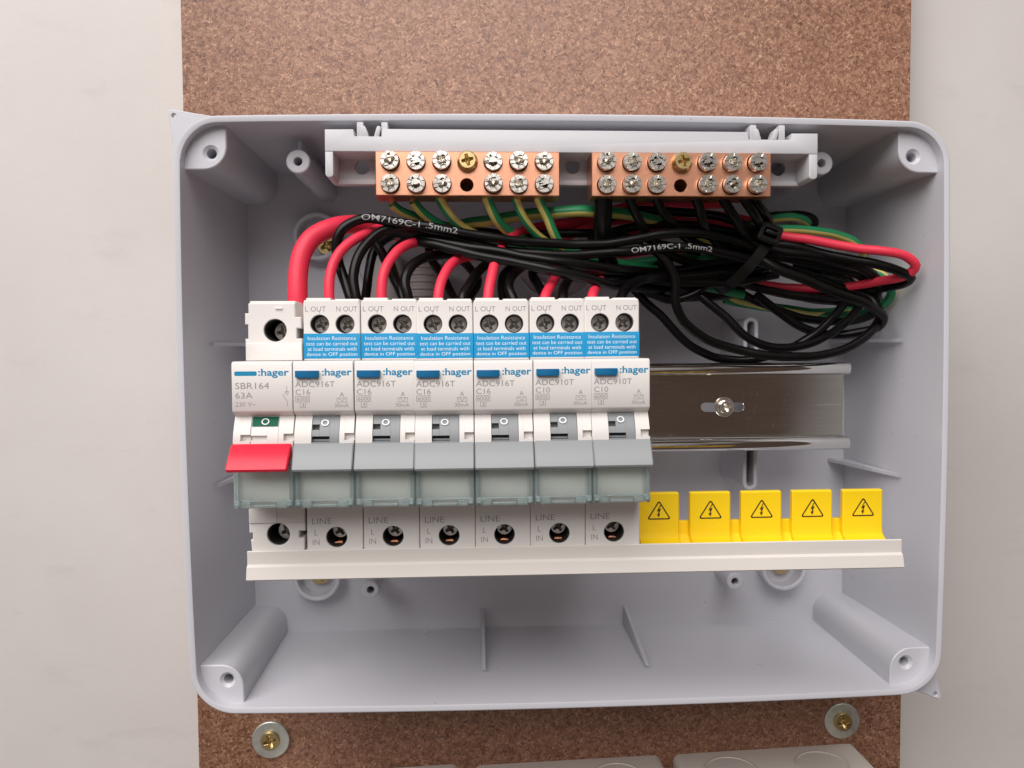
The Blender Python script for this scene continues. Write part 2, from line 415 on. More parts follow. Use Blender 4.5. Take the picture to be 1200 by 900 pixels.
def line_on(part, pts, w, d, closed=False):
    n = len(pts)
    for i in range(n if closed else n-1):
        a = Vector(pts[i]); b = Vector(pts[(i+1) % n]); t = (b-a).normalized(); nn = Vector((-t.y, t.x))*w/2
        a = a-t*w*.3; b = b+t*w*.3
        part.add([P(*(q.x, d, q.y)) for q in (a-nn, b-nn, b+nn, a+nn)], [[0, 1, 2, 3]])
    return part

# screws ----------------------------------------------------------
def cross_outline(x, z, r, w, ph, small=0.0):
    """four-armed drive recess; counter-clockwise"""
    out = []
    for k in range(4):
        a = ph+k*math.pi/2; ca, sa = math.cos(a), math.sin(a)
        for u, t in ((r*0.97, -w*.42), (r*0.97, w*.42)): out.append((x+u*ca-t*sa, z+u*sa+t*ca))
        b = a+math.pi/4; out.append((x+w*0.86*math.cos(b), z+w*0.86*math.sin(b)))
    return out
def notched(x, z, r, depth, w, n, ph, seg=4):
    out = []
    for k in range(n):
        a = ph+2*math.pi*k/n; half = w/2/r
        out += [(x+(r-depth)*math.cos(a-half*.6), z+(r-depth)*math.sin(a-half*.6)), (x+(r-depth)*math.cos(a+half*.6), z+(r-depth)*math.sin(a+half*.6))]
        a0 = a+half; a1 = a+2*math.pi/n-half
        for i in range(seg+1):
            b = a0+(a1-a0)*i/seg; out.append((x+r*math.cos(b), z+r*math.sin(b)))
    return out
def screw_head(p, x, z, r, d0, d1, ph, style):
    """head with a real drive recess: rim plate, tapering recess walls, floor below"""
    star = style == 'star'
    n = 64 if star else 28
    out = notched(x, z, r, r*0.42, r*0.11, 8, ph, 4) if star else circle(x, z, r, 28)
    rec = cross_outline(x, z, r*(0.58 if star else 0.72), r*(0.46 if star else 0.36), ph+(math.pi/8 if star else 0))
    dep = min(3.2 if star else 2.2, (d1-d0)*0.85)
    p.plate(out, [rec], d1-min(0.8, dep*.6), d1, 0.10, 0.10, back=False)
    rows = [[P(x+(a-x)*k, d1-dd, z+(c-z)*k) for a, c in rec] for k, dd in ((1, min(0.8, dep*.6)), (0.62, dep*.8), (0.05, dep))]
    p.loft(rows, False, True)
    p.ring(x, z, r*0.985, r*0.57 if star else r*0.7, d0, d1-(0.55 if star else 0.75), 0.1, 32)
    p.cyl(x, z, r*0.9, d0, d1-dep-0.05, 0, 24)
    return p

# wires -----------------------------------------------------------
def spline(pts, step=1.6):
    pts = [Vector(P(*q)) for q in pts]
    pts = [pts[0]*2-pts[1]]+pts+[pts[-1]*2-pts[-2]]
    out = []
    for i in range(1, len(pts)-2):
        p0, p1, p2, p3 = pts[i-1:i+3]
        t1 = max((p1-p0).length, 1e-3)**.5; t2 = t1+max((p2-p1).length, 1e-3)**.5; t3 = t2+max((p3-p2).length, 1e-3)**.5
        n = max(2, int((p2-p1).length/step))
        for k in range(n):
            t = t1+(t2-t1)*k/n
            a1 = p0*((t1-t)/t1)+p1*(t/t1); a2 = p1*((t2-t)/(t2-t1))+p2*((t-t1)/(t2-t1)); a3 = p2*((t3-t)/(t3-t2))+p3*((t-t2)/(t3-t2))
            b1 = a1*((t2-t)/t2)+a2*(t/t2); b2 = a2*((t3-t)/(t3-t1))+a3*((t-t1)/(t3-t1))
            out.append(b1*((t2-t)/(t2-t1))+b2*((t-t1)/(t2-t1)))
    out.append(pts[-2]); return out
def tube(p, path, r, n=12, twist=0.0, colours=None, r_end=None):
    """round tube along a list of vectors; colours = material slot for each face round the section"""
    tan = [(path[min(i+1, len(path)-1)]-path[max(i-1, 0)]).normalized() for i in range(len(path))]
    ref = Vector((0, -1, 0))
    if abs(tan[0].dot(ref)) > .9: ref = Vector((0, 0, 1))
    u = (ref-tan[0]*ref.dot(tan[0])).normalized(); loops = []; s = 0
    for i, c in enumerate(path):
        u = (u-tan[i]*u.dot(tan[i])).normalized(); w = tan[i].cross(u)
        if i: s += (c-path[i-1]).length
        ph = twist*s
        loops.append([tuple(c+(u*math.cos(a+ph)+w*math.sin(a+ph))*r) for a in [2*math.pi*j/n for j in range(n)]])
    b = len(p.v)
    for L in loops: p.v += L
    k = len(loops)
    for i in range(k-1):
        for j in range(n):
            p.f.append([b+i*n+j, b+i*n+(j+1) % n, b+(i+1)*n+(j+1) % n, b+(i+1)*n+j]); p.mi.append(colours[j] if colours else p.cur)
    p.f.append([b+j for j in reversed(range(n))]); p.mi.append(0)
    p.f.append([b+(k-1)*n+j for j in range(n)]); p.mi.append(0)
    return p
def lettering_on_wire(part, path, r, s0, s, height, width, lift=0.07, up=1):
    v, f = glyphs(s, 0.004)
    bm = bmesh.new(); vs = [bm.verts.new((a, c, 0)) for a, c in v]
    for q in f: bm.faces.new([vs[k] for k in q])
    lo = min(c for a, c in v); hi = max(c for a, c in v); aa = min(a for a, c in v); bb = max(a for a, c in v)
    for k in range(1, 9): bmesh.ops.bisect_plane(bm, geom=bm.verts[:]+bm.edges[:]+bm.faces[:], plane_co=(0, lo+(hi-lo)*k/9, 0), plane_no=(0, 1, 0))
    for k in range(1, 40): bmesh.ops.bisect_plane(bm, geom=bm.verts[:]+bm.edges[:]+bm.faces[:], plane_co=(aa+(bb-aa)*k/40, 0, 0), plane_no=(1, 0, 0))
    bm.verts.index_update(); v = [(q.co.x, q.co.y) for q in bm.verts]; f = [[q.index for q in fc.verts] for fc in bm.faces]; bm.free()
    ax = min(q[0] for q in v); bx = max(q[0] for q in v); az = min(q[1] for q in v); bz = max(q[1] for q in v)
    cum = [0]
    for i in range(1, len(path)): cum.append(cum[-1]+(path[i]-path[i-1]).length)
    vv = []
    for x, z in v:
        q = s0+(x-ax)/(bx-ax)*width
        i = max(j for j in range(len(cum)-1) if cum[j] <= q) if q > 0 else 0
        t = (q-cum[i])/max(1e-6, cum[i+1]-cum[i]); c = path[i].lerp(path[i+1], t); tn = (path[i+1]-path[i]).normalized()
        front = Vector((0, -1, 0)); front = (front-tn*front.dot(tn)).normalized(); upv = front.cross(tn)
        if upv.z < 0: upv = -upv
        a = ((z-az)/(bz-az)-0.5)*height/r + 0.12
        vv.append(tuple(c+(front*math.cos(a)+upv*math.sin(a))*(r+lift)))
    part.add(vv, f); return part

# ================================================================ the setting
wall = Part().add([P(-900, -16, -900), P(950, -16, -900), P(950, -16, 900), P(-900, -16, 900)], [[0, 1, 2, 3]]).build('wall', 'wall_paint')
wall['kind'] = 'structure'; wall['label'] = 'off-white painted wall showing left and right of the brown board'

board = Part()
board.box(-126.6, 198.8, -16, 0, -420, 330, 0.5)
board = board.build('chipboard_panel', 'chipboard', origin=(36, -16, -45))
tag(board, 'brown chipboard panel fixed to the wall behind the grey enclosure', 'board')

# ================================================================ enclosure
CXB, CZB = 34.5, -23.2
def skew(p):
    """the moulded walls bow out a little towards the rim and the left side leans"""
    out = []
    for x, y, z in p.v:
        k = -y/74; u = (x-CXB)/136.5; v = (z-CZB)/104.2
        w = min(1, max(0, -u))
        dx = -w*0.9*v + 1.5*u**5*max(0, 1-v*v)
        dz = 1.8*v**5*max(0, 1-u*u)
        out.append((x+dx*k, y, z+dz*k))
    p.v = out; return p
def dense(pts, step=9.0):
    out = []
    for i, a in enumerate(pts):
        c = pts[(i+1) % len(pts)]; L = math.hypot(c[0]-a[0], c[1]-a[1]); n = max(1, int(L/step))
        out += [(a[0]+(c[0]-a[0])*k/n, a[1]+(c[1]-a[1])*k/n) for k in range(n)]
    return out
enc = thing('enclosure', 'open light grey plastic distribution board enclosure mounted on the brown board', 'enclosure', (CXB, 0, CZB))
outer = dense(rect(-102.2, 171.2, -127.6, 81.6, n=10, rs=(15, 15, 15, 15)))
inner = inset(outer, 2.35)
foot = inset(outer, 3.6)
# the walls: one continuous frame with a softly rounded rim
sh = Part()
def at_d(pts, d): return [P(x, d, z) for x, z in pts]
sh.loft([at_d(outer, 0.3), at_d(outer, 73.2), at_d(inset(outer, 0.15), 73.75), at_d(inset(outer, 0.5), 74), at_d(inset(inner, -0.35), 74), at_d(inset(inner, -0.1), 73.85), at_d(inner, 73.4), at_d(foot, 2.0)], False, False)
skew(sh).build('side_walls', 'case_grey', enc)
Part().prism(inset(outer, 1.0), 0.25, 4.0, 0).build('back_plate', 'case_grey', enc)
# inner rebate lip along the rim between the corner bosses
def boss(xa, xb, za, zb, corner, hx, hz):
    r_in = 7.8; r_out = 13.0
    rs = {'tl': (0.4, r_in, 0.4, r_out), 'tr': (r_in, 0.4, r_out, 0.4), 'bl': (r_out, 0.4, r_in, 0.4), 'br': (0.4, r_out, 0.4, r_in)}[corner]
    p = Part()
    p.plate(rect(xa, xb, za, zb, n=10, rs=rs), [circle(hx, hz, 1.75, 28)], 3.6, 70, 0.35, 1.05, back=False)
    p.cyl(hx, hz, 2.1, 3.8, 48, 0, 20)
    return skew(p).build('corner_boss', 'case_grey', enc)
boss(-100.2, -85.6, 64.3, 79.6, 'tl', -90.9, 69.9)
boss(154.4, 169.2, 64.3, 79.6, 'tr', 159.7, 70.0)
boss(-100.2, -85.0, -125.7, -111.6, 'bl', -90.5, -117.0)
boss(154.0, 169.2, -125.7, -111.6, 'br', 159.8, -117.1)
# corner lugs
arc = [(-102+15.4+15.4*math.cos(a), 81-15.4+15.4*math.sin(a)) for a in [math.radians(172-164*i/14*0.5) for i in range(15)]]
arc = [(-86.6+14.3*math.cos(math.radians(175-80*i/12)), 65.6+14.3*math.sin(math.radians(175-80*i/12))) for i in range(13)]
p = Part(); p.plate([(-104.9, 83.0), (-104.5, 81.6), (-102.6, 66.5)]+arc+[(-87.5, 81.3), (-103.6, 83.9), (-104.6, 83.7)], [circle(-102.7, 81.7, 0.75, 14)], 72.0, 73.9, 0.25)
p.build('fixing_lug', 'case_grey', enc)
p = Part(); p.plate([(158.5, -127.0), (168.5, -130.6), (174.9, -133.2), (175.9, -132.4), (175.2, -129), (171.3, -114), (166, -119)], [circle(173.4, -131.0, 0.8, 14)], 65.5, 67.2, 0.3)
p.build('fixing_lug', 'case_grey', enc)
# stiffening ribs
for zc in (3.7, -50.2):
    for sx, xw in ((1, -98.95), (-1, 167.95)):
        p = Part(); tri = [P(xw, 3.5, 0), P(xw+sx*8, 3.5, 0), P(xw+sx*7.4, 5.5, 0), P(xw, 50, 0)]
        p.loft([[(a, b, zc-0.7) for a, b, c in tri], [(a, b, zc+0.7) for a, b, c in tri]]); p.build('stiffening_rib', 'case_grey', enc)
for xc in (2.2, 67.0):
    p = Part(); tri = [(3.5, -124.45), (50, -124.45), (5.5, -115.8), (3.5, -115.3)]
    p.loft([[P(xc-0.75, d, z) for d, z in tri], [P(xc+0.75, d, z) for d, z in tri]]); p.build('stiffening_rib', 'case_grey', enc)
# hollow screw posts
for x, z, r, d in ((-64.0, 69.8, 4.3, 60), (130.6, 70.1, 4.3, 60), (-45.3, -100.4, 3.6, 22), (111.5, -100.1, 3.6, 22)):
    p = Part(); p.plate(circle(x, z, r, 32), [circle(x, z, 1.55, 20)], 3.6, d, 0.4, 0.25, back=False); p.cyl(x, z, 1.6, 3.7, d-14, 0, 16)
    p.build('screw_post', 'case_grey', enc)
p = Part(); p.box(-64.5, -63.5, 3.5, 57, 73, 78.1, 0.2); p.build('stiffening_rib', 'case_grey', enc)
p = Part(); p.box(130.1, 131.1, 3.5, 57, 73, 78.1, 0.2); p.build('stiffening_rib', 'case_grey', enc)
# raised wells for the fixing screws
WELLS = ((-67.3, 50.0), (-70.0, -97.9), (137.4, -97.6), (137.0, 50.0))
for x, z in WELLS:
    p = Part(); p.ring(x, z, 10.2, 8.4, 3.6, 12, 0.45); p.build('screw_well', 'case_grey', enc)
# slotted pillars that carry the rail
def stadium(x, z0, z1, r, n=8):
    return [(x+r*math.cos(a), z0+r*math.sin(a)) for a in [math.pi+math.pi*i/n for i in range(n+1)]]+[(x+r*math.cos(a), z1+r*math.sin(a)) for a in [math.pi*i/n for i in range(n+1)]]
for x in (-44.0, 113.5):
    p = Part(); p.plate(stadium(x, -55.0, 10.5, 3.1), [stadium(x, -55.0, 10.5, 1.5)], 3.6, 34, 0.35, back=False); p.box(x-4.5, x+4.5, 33.9, 45.4, -31, -13, 0.2)
    p.build('rail_pillar', 'case_grey', enc)
# moulded knockout outlines on the back
for x, z, r in ((-33, 40, 19), (36, 42, 13), (36, 42, 19), (92, 40, 19)):
    p = Part(); p.ring(x, z, r, r-1.0, 3.6, 4.9, 0.3, 56); p.build('knockout_rim', 'case_grey', enc)

# brass screws that hold the enclosure to the board, at the bottom of three wells
for (x, z), where in zip(WELLS, ('behind the thick red cable', 'below the left end of the white busbar tray', 'below the right end of the white busbar tray', '')):
    if not where: continue
    s = thing('fixing_screw', 'brass screw in a round well ' + where, 'screw', (x, 4, z), 'screws fixing the enclosure')
    dz = -3.2 if z > 0 else 0.2
    screw_head(Part(), x+(3.4 if z > 0 else 0.6), z+dz, 4.3, 4.02, 7.0, 0.5, 'pozi').build('screw_head', 'brass', s)

# washer and screw pairs on the board
for x, z, label in ((-94.0, -174.5, 'brass screw with zinc washer under the left end of the enclosure'), (169.9, -173.6, 'brass screw with zinc washer under the right end of the enclosure')):
    s = thing('washer_screw', label, 'screw', (x, 0, z), 'screws in the brown board')
    Part().plate(circle(x, z, 8.4, 40), [circle(x, z, 3.0, 24)], 0.05, 1.5, 0.3).build('washer', 'zinc_washer', s)
    p = Part(); p.lathe(x, z, [(2.9, 0.1), (4.2, 1.55), (4.3, 1.9), (4.0, 2.3)], 28, False)
    screw_head(p, x, z, 4.1, 0.4, 2.9, 0.3, 'pozi').build('screw_head', 'brass', s)

# surface back boxes along the bottom edge of the picture
def backbox(xc, ztop, tilt, label):
    t = thing('surface_box', label, 'electrical box', (xc, 0, ztop), 'surface boxes below the enclosure')
    h = 86; w = 86.5
    p = Part(); p.prism(rect(xc-w/2, xc+w/2, ztop-h, ztop, 3.5, 6), 0.1, 33, 2.2); p.build('body', 'backbox_grey', t)
    for dx in (-21, 20.5):
        k = Part(); n = 40; L = []
        # raised disc with a groove round it, lying on the upper face
        for r, hh in ((12.0, -0.2), (12.0, 0.35), (11.6, 0.55), (11.0, 0.55), (10.7, 0.1), (10.5, 0.1), (10.2, 0.3), (0.5, 0.34)):
            L.append([P(xc+dx+r*math.cos(2*math.pi*i/n), 16.5+r*math.sin(2*math.pi*i/n)*0.98, ztop+hh) for i in range(n)])
        k.loft(L); k.build('knockout', 'backbox_grey', t)
    t.rotation_euler = (0, -math.radians(tilt), 0)
    return t
backbox(-52.5, -190.2, 1.8, 'beige surface box cut by the bottom edge, leftmost of the three')
backbox(41.0, -188.7, 1.5, 'beige surface box cut by the bottom edge, middle of the three')
backbox(133.3, -186.3, 1.8, 'beige surface box cut by the bottom edge, rightmost of the three')

# ================================================================ rail
rail = thing('din_rail', 'shiny zinc-plated steel mounting rail behind the breakers', 'rail', (36, 45.4, -22))
RX0, RX1 = -74, 146.4
Part().plate([(RX0, -34.2), (RX1, -34.2), (RX1, -9.6), (RX0, -9.6)], [stadium_h for stadium_h in [[(88.9+1.75+1.75*math.cos(a), -22.4+1.75*math.sin(a)) for a in [math.pi/2+math.pi*i/8 for i in range(9)]]+[(106.3-1.75+1.75*math.cos(a), -22.4+1.75*math.sin(a)) for a in [-math.pi/2+math.pi*i/8 for i in range(9)]]]], 45.5, 46.5, 0.12).build('web', 'zinc_rail', rail)
for s, za, zb in ((1, -9.6, -4.8), (-1, -34.2, -39.2)):
    q = 1 if s > 0 else -1
    prof = [(45.5, za), (46.5, za-q*0.02), (51.3, za), *[(53.0-1.25*abs(2*t-1)**2.2, za+(zb-za)*t) for t in [0.08, 0.2, 0.32, 0.44, 0.56, 0.68, 0.8, 0.9]], (51.6, zb-q*0.1), (51.0, zb), (50.7, zb-q*0.3), (51.0, za+q*1.5), (50.6, za+q*1.0), (45.5, za+q*1.0)]
    Part().prism_x(prof, RX0, RX1, 0.08).build('flange', 'zinc_rail', rail, sharp=50)
s = thing('rail_screw', 'small bright screw with washer in the slot of the rail', 'screw', (98.2, 46.5, -22.4))
Part().ring(98.2, -22.4, 3.9, 1.6, 46.52, 47.3, 0.2).build('washer', 'nickel', s)
p = Part(); p.lathe(98.2, -22.4, [(2.75, 47.3), (2.8, 48.2), (2.4, 49.0)], 28, False); screw_head(p, 98.2, -22.4, 2.5, 47.4, 49.4, 0.4, 'pozi'); p.build('screw_head', 'nickel', s)

# ================================================================ terminal bar holder and bars
hold = thing('terminal_bar_holder', 'grey plastic holder clipped under the top rim carrying two copper bars', 'holder', (35.3, 62, 60.4))
Part().plate([(-49, 60.4), (119.8, 60.4), (119.8, 72), (-49, 72)], [circle(-40.4, 66.8, 2.5, 24), circle(35.9, 67.6, 2.7, 24), circle(112.3, 67.2, 2.7, 24)], 62, 64, 0.2).build('back_plate', 'holder_grey', hold)
Part().box(-49.5, 120, 64.02, 65.4, 60.4, 62.2, 0.3).build('bottom_lip', 'holder_grey', hold)
Part().prism([(-51.2, 69.4), (121.8, 69.4), (121.8, 76.6), (112.4, 76.6), (112.0, 74.4), (97.0, 74.4), (96.6, 77.0), (-31.4, 77.2), (-31.8, 74.6), (-41.0, 74.6), (-41.4, 77.0), (-51.2, 76.9)], 62.2, 76, 0.35).build('top_flange', 'holder_grey', hold)
for x0, x1 in ((-51.2, -48.4), (118.7, 121.8)):
    Part().prism(rect(x0, x1, 60.6, 69.38, rs=(1.2, 1.2, 0, 0)), 62.1, 75.9, 0.35).build('end_wall', 'holder_grey', hold)
for xs in ((-40.3, -37.9, -34.5, -31.9), (97.6, 99.9, 105.4, 107.9)):
    for x0 in xs[::3]:
        Part().box(x0, x0+2.3, 70, 75.4, 74.5, 79.6, 0.3).build('clip_post', 'holder_grey', hold)
    for x0, lean in ((xs[1], -0.9), (xs[2], 0.9)):
        Part().prism([(x0, 74.5), (x0+1.7, 74.5), (x0+1.7+lean, 77.6), (x0+1.2+lean, 78.3), (x0+0.4+lean, 78.3), (x0+lean, 77.6)], 70.5, 75.6, 0.3).build('clip_finger', 'holder_grey', hold)

def terminal_bar(x0, label, seed):
    rnd = random.Random(seed)
    t = thing('terminal_bar', label, 'terminal bar', (x0, 66, 54.2), 'copper terminal bars')
    x1 = x0+63.6
    cx = [x0+5.1+8.85*i for i in range(7)]
    Part().plate([(x0, 54.2), (x1, 54.2), (x1, 69.3), (x0, 69.3)], [circle(cx[3]-0.3, 57.9, 2.25, 28)]+[circle(cx[k], zz, 3.25, 32) for k in range(7) for zz in (65.75, 58.05) if k != 3]+[circle(cx[3], 65.8, 2.9, 24)], 66, 77, 0.22, 0.15).build('bar', 'copper_bar', t)
    Part().cyl(cx[3]-0.3, 57.9, 2.2, 66.1, 68.0, 0, 20).build('hole_bottom', 'well_dark', t)
    for i in range(7):
        for z in (65.83, 58.13):
            if i == 3:
                if z > 60:
                    p = Part(); p.lathe(cx[i], 65.8, [(3.6, 77.02), (3.6, 77.7), (3.35, 79.0), (2.85, 79.8)], 32, False)
                    screw_head(p, cx[i], 65.8, 2.85, 70, 80.1, 0.25, 'pozi').build('brass_screw', 'brass', t)['label'] = 'yellow brass screw in the middle'
                continue
            ph = rnd.uniform(0, 6); dd = 79.4+rnd.uniform(-.5, .9)
            screw_head(Part(), cx[i]+rnd.uniform(-.08, .08), z-0.08+rnd.uniform(-.08, .08), 3.12, 70.0, dd, ph, 'star').build('terminal_screw', 'nickel', t)
    return t
terminal_bar(-33.9, 'copper earth bar with green and yellow wires below it', 3)
terminal_bar(41.0, 'copper neutral bar with black wires below it', 8)

# ================================================================ modular devices
PITCH = 17.68; X1 = -53.55; W = 17.5
DF = 118.0
def arc_profile(z): # bulging drum below the label face
    t = (z+18.6)/(-26.6+18.6)
    return 115.4+3.0*math.sin(min(1, max(0, t))*math.pi/2)
def drum(zs): return [(arc_profile(z), z) for z in zs]
ZS = [-18.6, -20.5, -22.4, -24.2, -26.0, -27.5]

def drum_piece(p, xa, xb, za, zb, off=0.0, c=0.04):
    """a slab of the drum between heights za (top) and zb (bottom)"""
    zs = [za+(zb-za)*k/6 for k in range(7)]
    def front(z): return arc_profile(z)+off if z > -27 else arc_profile(-27)+off-(-27-z)*0.28
    top = [(112.9, za-0.25), (113.2, za)] if za > -19 else [(112.9, za)]
    p.prism_x([(112.9, zb)]+top+[(front(z), z) for z in zs], xa, xb, c)
def drum_block(X, a, b, slots, off=0.0, zt=-18.6, zb=-33.0):
    """drum between x = a and b with real rectangular slots (x0, x1, z0, z1) left open"""
    p = Part(); xs = sorted({a, b} | {q for s_ in slots for q in s_[:2] if a < q < b})
    for xa, xb in zip(xs, xs[1:]):
        z = zt
        for x0, x1, z0, z1 in sorted(slots, key=lambda q: -q[3]):
            if x0 <= xa+1e-6 and xb <= x1+1e-6:
                drum_piece(p, X+xa, X+xb, z, z1, off); z = z0
        drum_piece(p, X+xa, X+xb, z, zb, off)
    return p
def front_cover(t, X, left=()):
    """label face, bevel, two cheeks beside the toggle, ledge behind the label window"""
    p = Part()
    p.prism_x([(86, -45.3), (86, -2.4), (116.9, -2.3), (117.6, -2.5), (DF, -3.2), (DF, -16.7), (117.7, -17.2), (115.4, -18.6), (113.0, -19.0), (113.0, -33.4), (115.2, -33.6), (115.2, -45.5)], X, X+W, 0.16)
    fc = p.build('front_cover', 'device_white', t)
    tl, tr = (5.15, 13.05)
    q = drum_block(X, 0.05, tl-0.12, left)
    if left: q.box(X+2.1, X+4.95, 112.9, 116.6, -26.5, -23, 0.05)
    q.build('cheek', 'device_white', fc)
    q = drum_block(X, tr+0.12, W-0.05, [(14.7, W-0.05, -25.7, -23.6)]); q.box(X+14.6, X+W-0.1, 112.9, 116.6, -26.5, -23, 0.05); q.build('cheek', 'device_white', fc)
    return fc

def pane_set(t, X):
    h = Part(); h.box(X+0.25, X+W-0.25, 117.3, 118.2, -45.2, -33.0, 0.25)
    hp = h.build('label_window', 'clear_window', t)
    e = Part()
    for a in (0.15, W-1.25): e.box(X+a, X+a+1.1, 115.4, 118.9, -45.6, -32.6, 0.3)
    e.box(X+1.8, X+W-1.8, 117.4, 118.6, -43.6, -43.2, 0.1)
    e.build('window_edge', 'clear_edge', hp)
    e = Part(); e.box(X+1.8, X+5.0, 116.4, 118.9, -45.6, -43.7, 0.25); e.box(X+W-5.0, X+W-1.8, 116.4, 118.9, -45.6, -43.7, 0.25)
    e.box(X+5.2, X+W-5.2, 117.0, 118.7, -45.5, -44.6, 0.2); e.build('window_clip', 'clear_edge', hp)
    for a in (0.25, W-1.95):
        c = Part(); c.box(X+a, X+a+1.7, 118.7, 119.7, -44.9, -43.0, 0.3); c.box(X+a+.3, X+a+1.4, 119.5, 120.2, -44.5, -44.0, 0.2); c.build('window_hinge', 'clear_edge', hp)
    Part().box(X+1.9, X+W-1.9, 115.25, 115.6, -43.6, -33.5, 0.05).build('paper_label', 'paper_label', t)

def ring_print(t, X, cx, cz, rx, rz, w, mat='print_white'):
    p = Part(); n = 32; A = []; B = []
    for i in range(n):
        a = 2*math.pi*i/n
        for L, k in ((A, 1), (B, 1-w/rx)):
            z = cz+rz*k*math.sin(a); L.append(P(X+cx+rx*k*math.cos(a), arc_profile(z)+0.16, z))
    p.loft([A, B], False, False); return p.build('off_mark', mat, t)

def wing(t, X, mat, w0, w1, out, lead=0.0):
    """the lever flap: leans out towards the bottom, rolled lower edge"""
    p = Part()
    p.prism_x([(113.5, -27.2), (118.6, -26.45), (119.3, -26.75), (122.6+out, -32.9-lead), (122.9+out, -33.6-lead), (122.6+out, -34.2-lead), (121.9+out, -34.5-lead), (121.0+out, -34.2-lead), (118.5, -30.0), (113.5, -29.0)], X+w0, X+w1, 0.35)
    return p.build('lever', mat, t, sharp=40)

def breaker(X, code, curve, label):
    t = thing('circuit_breaker', label, 'circuit breaker', (X, 53.2, -22), 'breakers in the row')
    body = Part(); body.box(X, X+W, 53.2, 86, -62.4, 16.2, 0.4); body.build('housing', 'device_white', t)
    # upper terminal block
    u = Part(); u.plate([(X, -2.28), (X+W, -2.28), (X+W, 15.4), (X+W-.3, 16.5), (X+.3, 16.5), (X, 15.4)], [circle(X+5.0, 9.05, 2.95, 28), circle(X+12.85, 9.05, 2.95, 28)], 86, 103, 0.3, 0.12, back=False)
    ub = u.build('terminal_block', 'device_white', t)
    u = Part(); u.box(X+0.6, X+8.2, 90, 101.6, 16.3, 17.3, 0.25); u.box(X+9.4, X+17.0, 90, 101.2, 16.3, 17.0, 0.25); u.build('wire_guide', 'device_white', ub)
    for k, x in enumerate((5.0, 12.85)):
        w = Part(); w.cyl(X+x, 9.05, 2.93, 86.05, 86.4, 0, 24); w.ring(X+x, 9.05, 2.94, 2.72, 86.4, 101.9, 0.05, 28); w.build('screw_well', 'well_dark', ub)
        screw_head(Part(), X+x+0.15, 9.0, 2.6, 86.4, 98.8, 0.3+0.5*k, 'pozi').build('terminal_screw', 'terminal_steel', ub)
    pr = Part(); text_on(pr, 'L OUT', X+0.6, X+7.0, 12.95, 14.55, 103.03); text_on(pr, 'N OUT', X+10.2, X+16.7, 12.95, 14.55, 103.03)
    line_on(pr, [(X+5.0, 12.1), (X+5.0, 13.4)], 0.12, 103.03)
    pr.build('printed_lettering', 'print_grey', ub)
    st = Part(); st.box(X-0.05, X+W+0.05, 103.0, 103.09, -1.7, 6.1, 0.02); sk = st.build('sticker', 'sticker_blue', t)
    pr = Part()
    for k, (s, a, b, desc) in enumerate((('Insulation Resistance', 1.3, 16.2, 0), ('test can be carried out', 0.8, 16.7, 0), ('at load terminals with', 1.2, 16.3, 0), ('device in OFF position', 0.9, 16.6, 1))):
        zt = 5.25-1.68*k
        text_on(pr, s, X+a, X+b, zt-(1.42 if desc else 1.18), zt, 103.12, -0.010)
    pr.build('printed_lettering', 'print_white', sk)
    # lower terminal block
    l = Part(); l.plate([(X, -62.6), (X+W, -62.6), (X+W, -45.4), (X, -45.4)], [circle(X+9.2, -58.2, 3.3, 32)], 86, 103, 0.25, 0.12, back=False)
    lb = l.build('lower_terminal_block', 'device_white', t)
    w = Part(); w.cyl(X+9.2, -58.2, 3.28, 86.05, 86.4, 0, 24); w.ring(X+9.2, -58.2, 3.29, 3.05, 86.4, 102.0, 0.05, 28); w.build('screw_well', 'well_dark', lb)
    screw_head(Part(), X+9.4, -57.2, 2.5, 86.4, 97.0, 0.6, 'pozi').build('terminal_screw', 'terminal_steel', lb)
    b = Part(); b.box(X+7.9, X+10.5, 94.0, 99.5, -61.15, -60.5, 0.15); b.build('busbar_tooth', 'copper_wire', lb)
    pr = Part(); text_on(pr, 'LINE', X+1.6, X+7.7, -53.9, -52.05, 103.03, -0.006); text_on(pr, 'L', X+2.3, X+3.3, -57.5, -55.8, 103.03, -0.006); text_on(pr, 'IN', X+1.7, X+3.8, -60.5, -58.8, 103.03, -0.006)
    pr.build('printed_lettering', 'print_grey', lb)
    fc = front_cover(t, X)
    # print on the label face
    d = DF+0.03
    pr = Part(); text_on(pr, code, X+0.55, X+12.1, -9.95, -8.25, d); text_on(pr, curve, X+0.65, X+4.9, -12.2, -10.6, d)
    text_on(pr, '6000', X+0.95, X+4.4, -14.05, -12.85, d); line_on(pr, [(X+.65, -14.3), (X+4.7, -14.3), (X+4.7, -12.6), (X+.65, -12.6)], 0.13, d+.004, True)
    text_on(pr, '3', X+2.35, X+3.1, -15.75, -14.7, d); line_on(pr, [(X+1.9, -14.4), (X+1.9, -16.0), (X+3.5, -16.0), (X+3.5, -14.4)], 0.13, d+.004)
    text_on(pr, 'A', X+13.5, X+14.75, -12.8, -11.45, d)
    line_on(pr, [(X+12.7, -14.45), (X+15.5, -14.45), (X+15.5, -13.2), (X+12.7, -13.2)], 0.12, d+.004, True)
    line_on(pr, [(X+13.1+0.2*i, -13.83+0.36*math.sin(i*0.9)) for i in range(11)], 0.11, d+.006)
    text_on(pr, '30mA', X+11.95, X+16.1, -15.95, -14.9, d)
    pr.build('printed_lettering', 'print_grey', fc)
    pr = Part(); text_on(pr, ':hager', X+8.4, X+17.1, -7.25, -4.5, d, 0.022); pr.build('printed_mark', 'print_blue', fc)
    b = Part(); b.prism(rect(X+0.8, X+7.6, -7.2, -5.1, rs=(.5, .5, .1, .1)), DF-.3, DF+1.3, 0.25); b.build('test_button', 'button_blue', t)
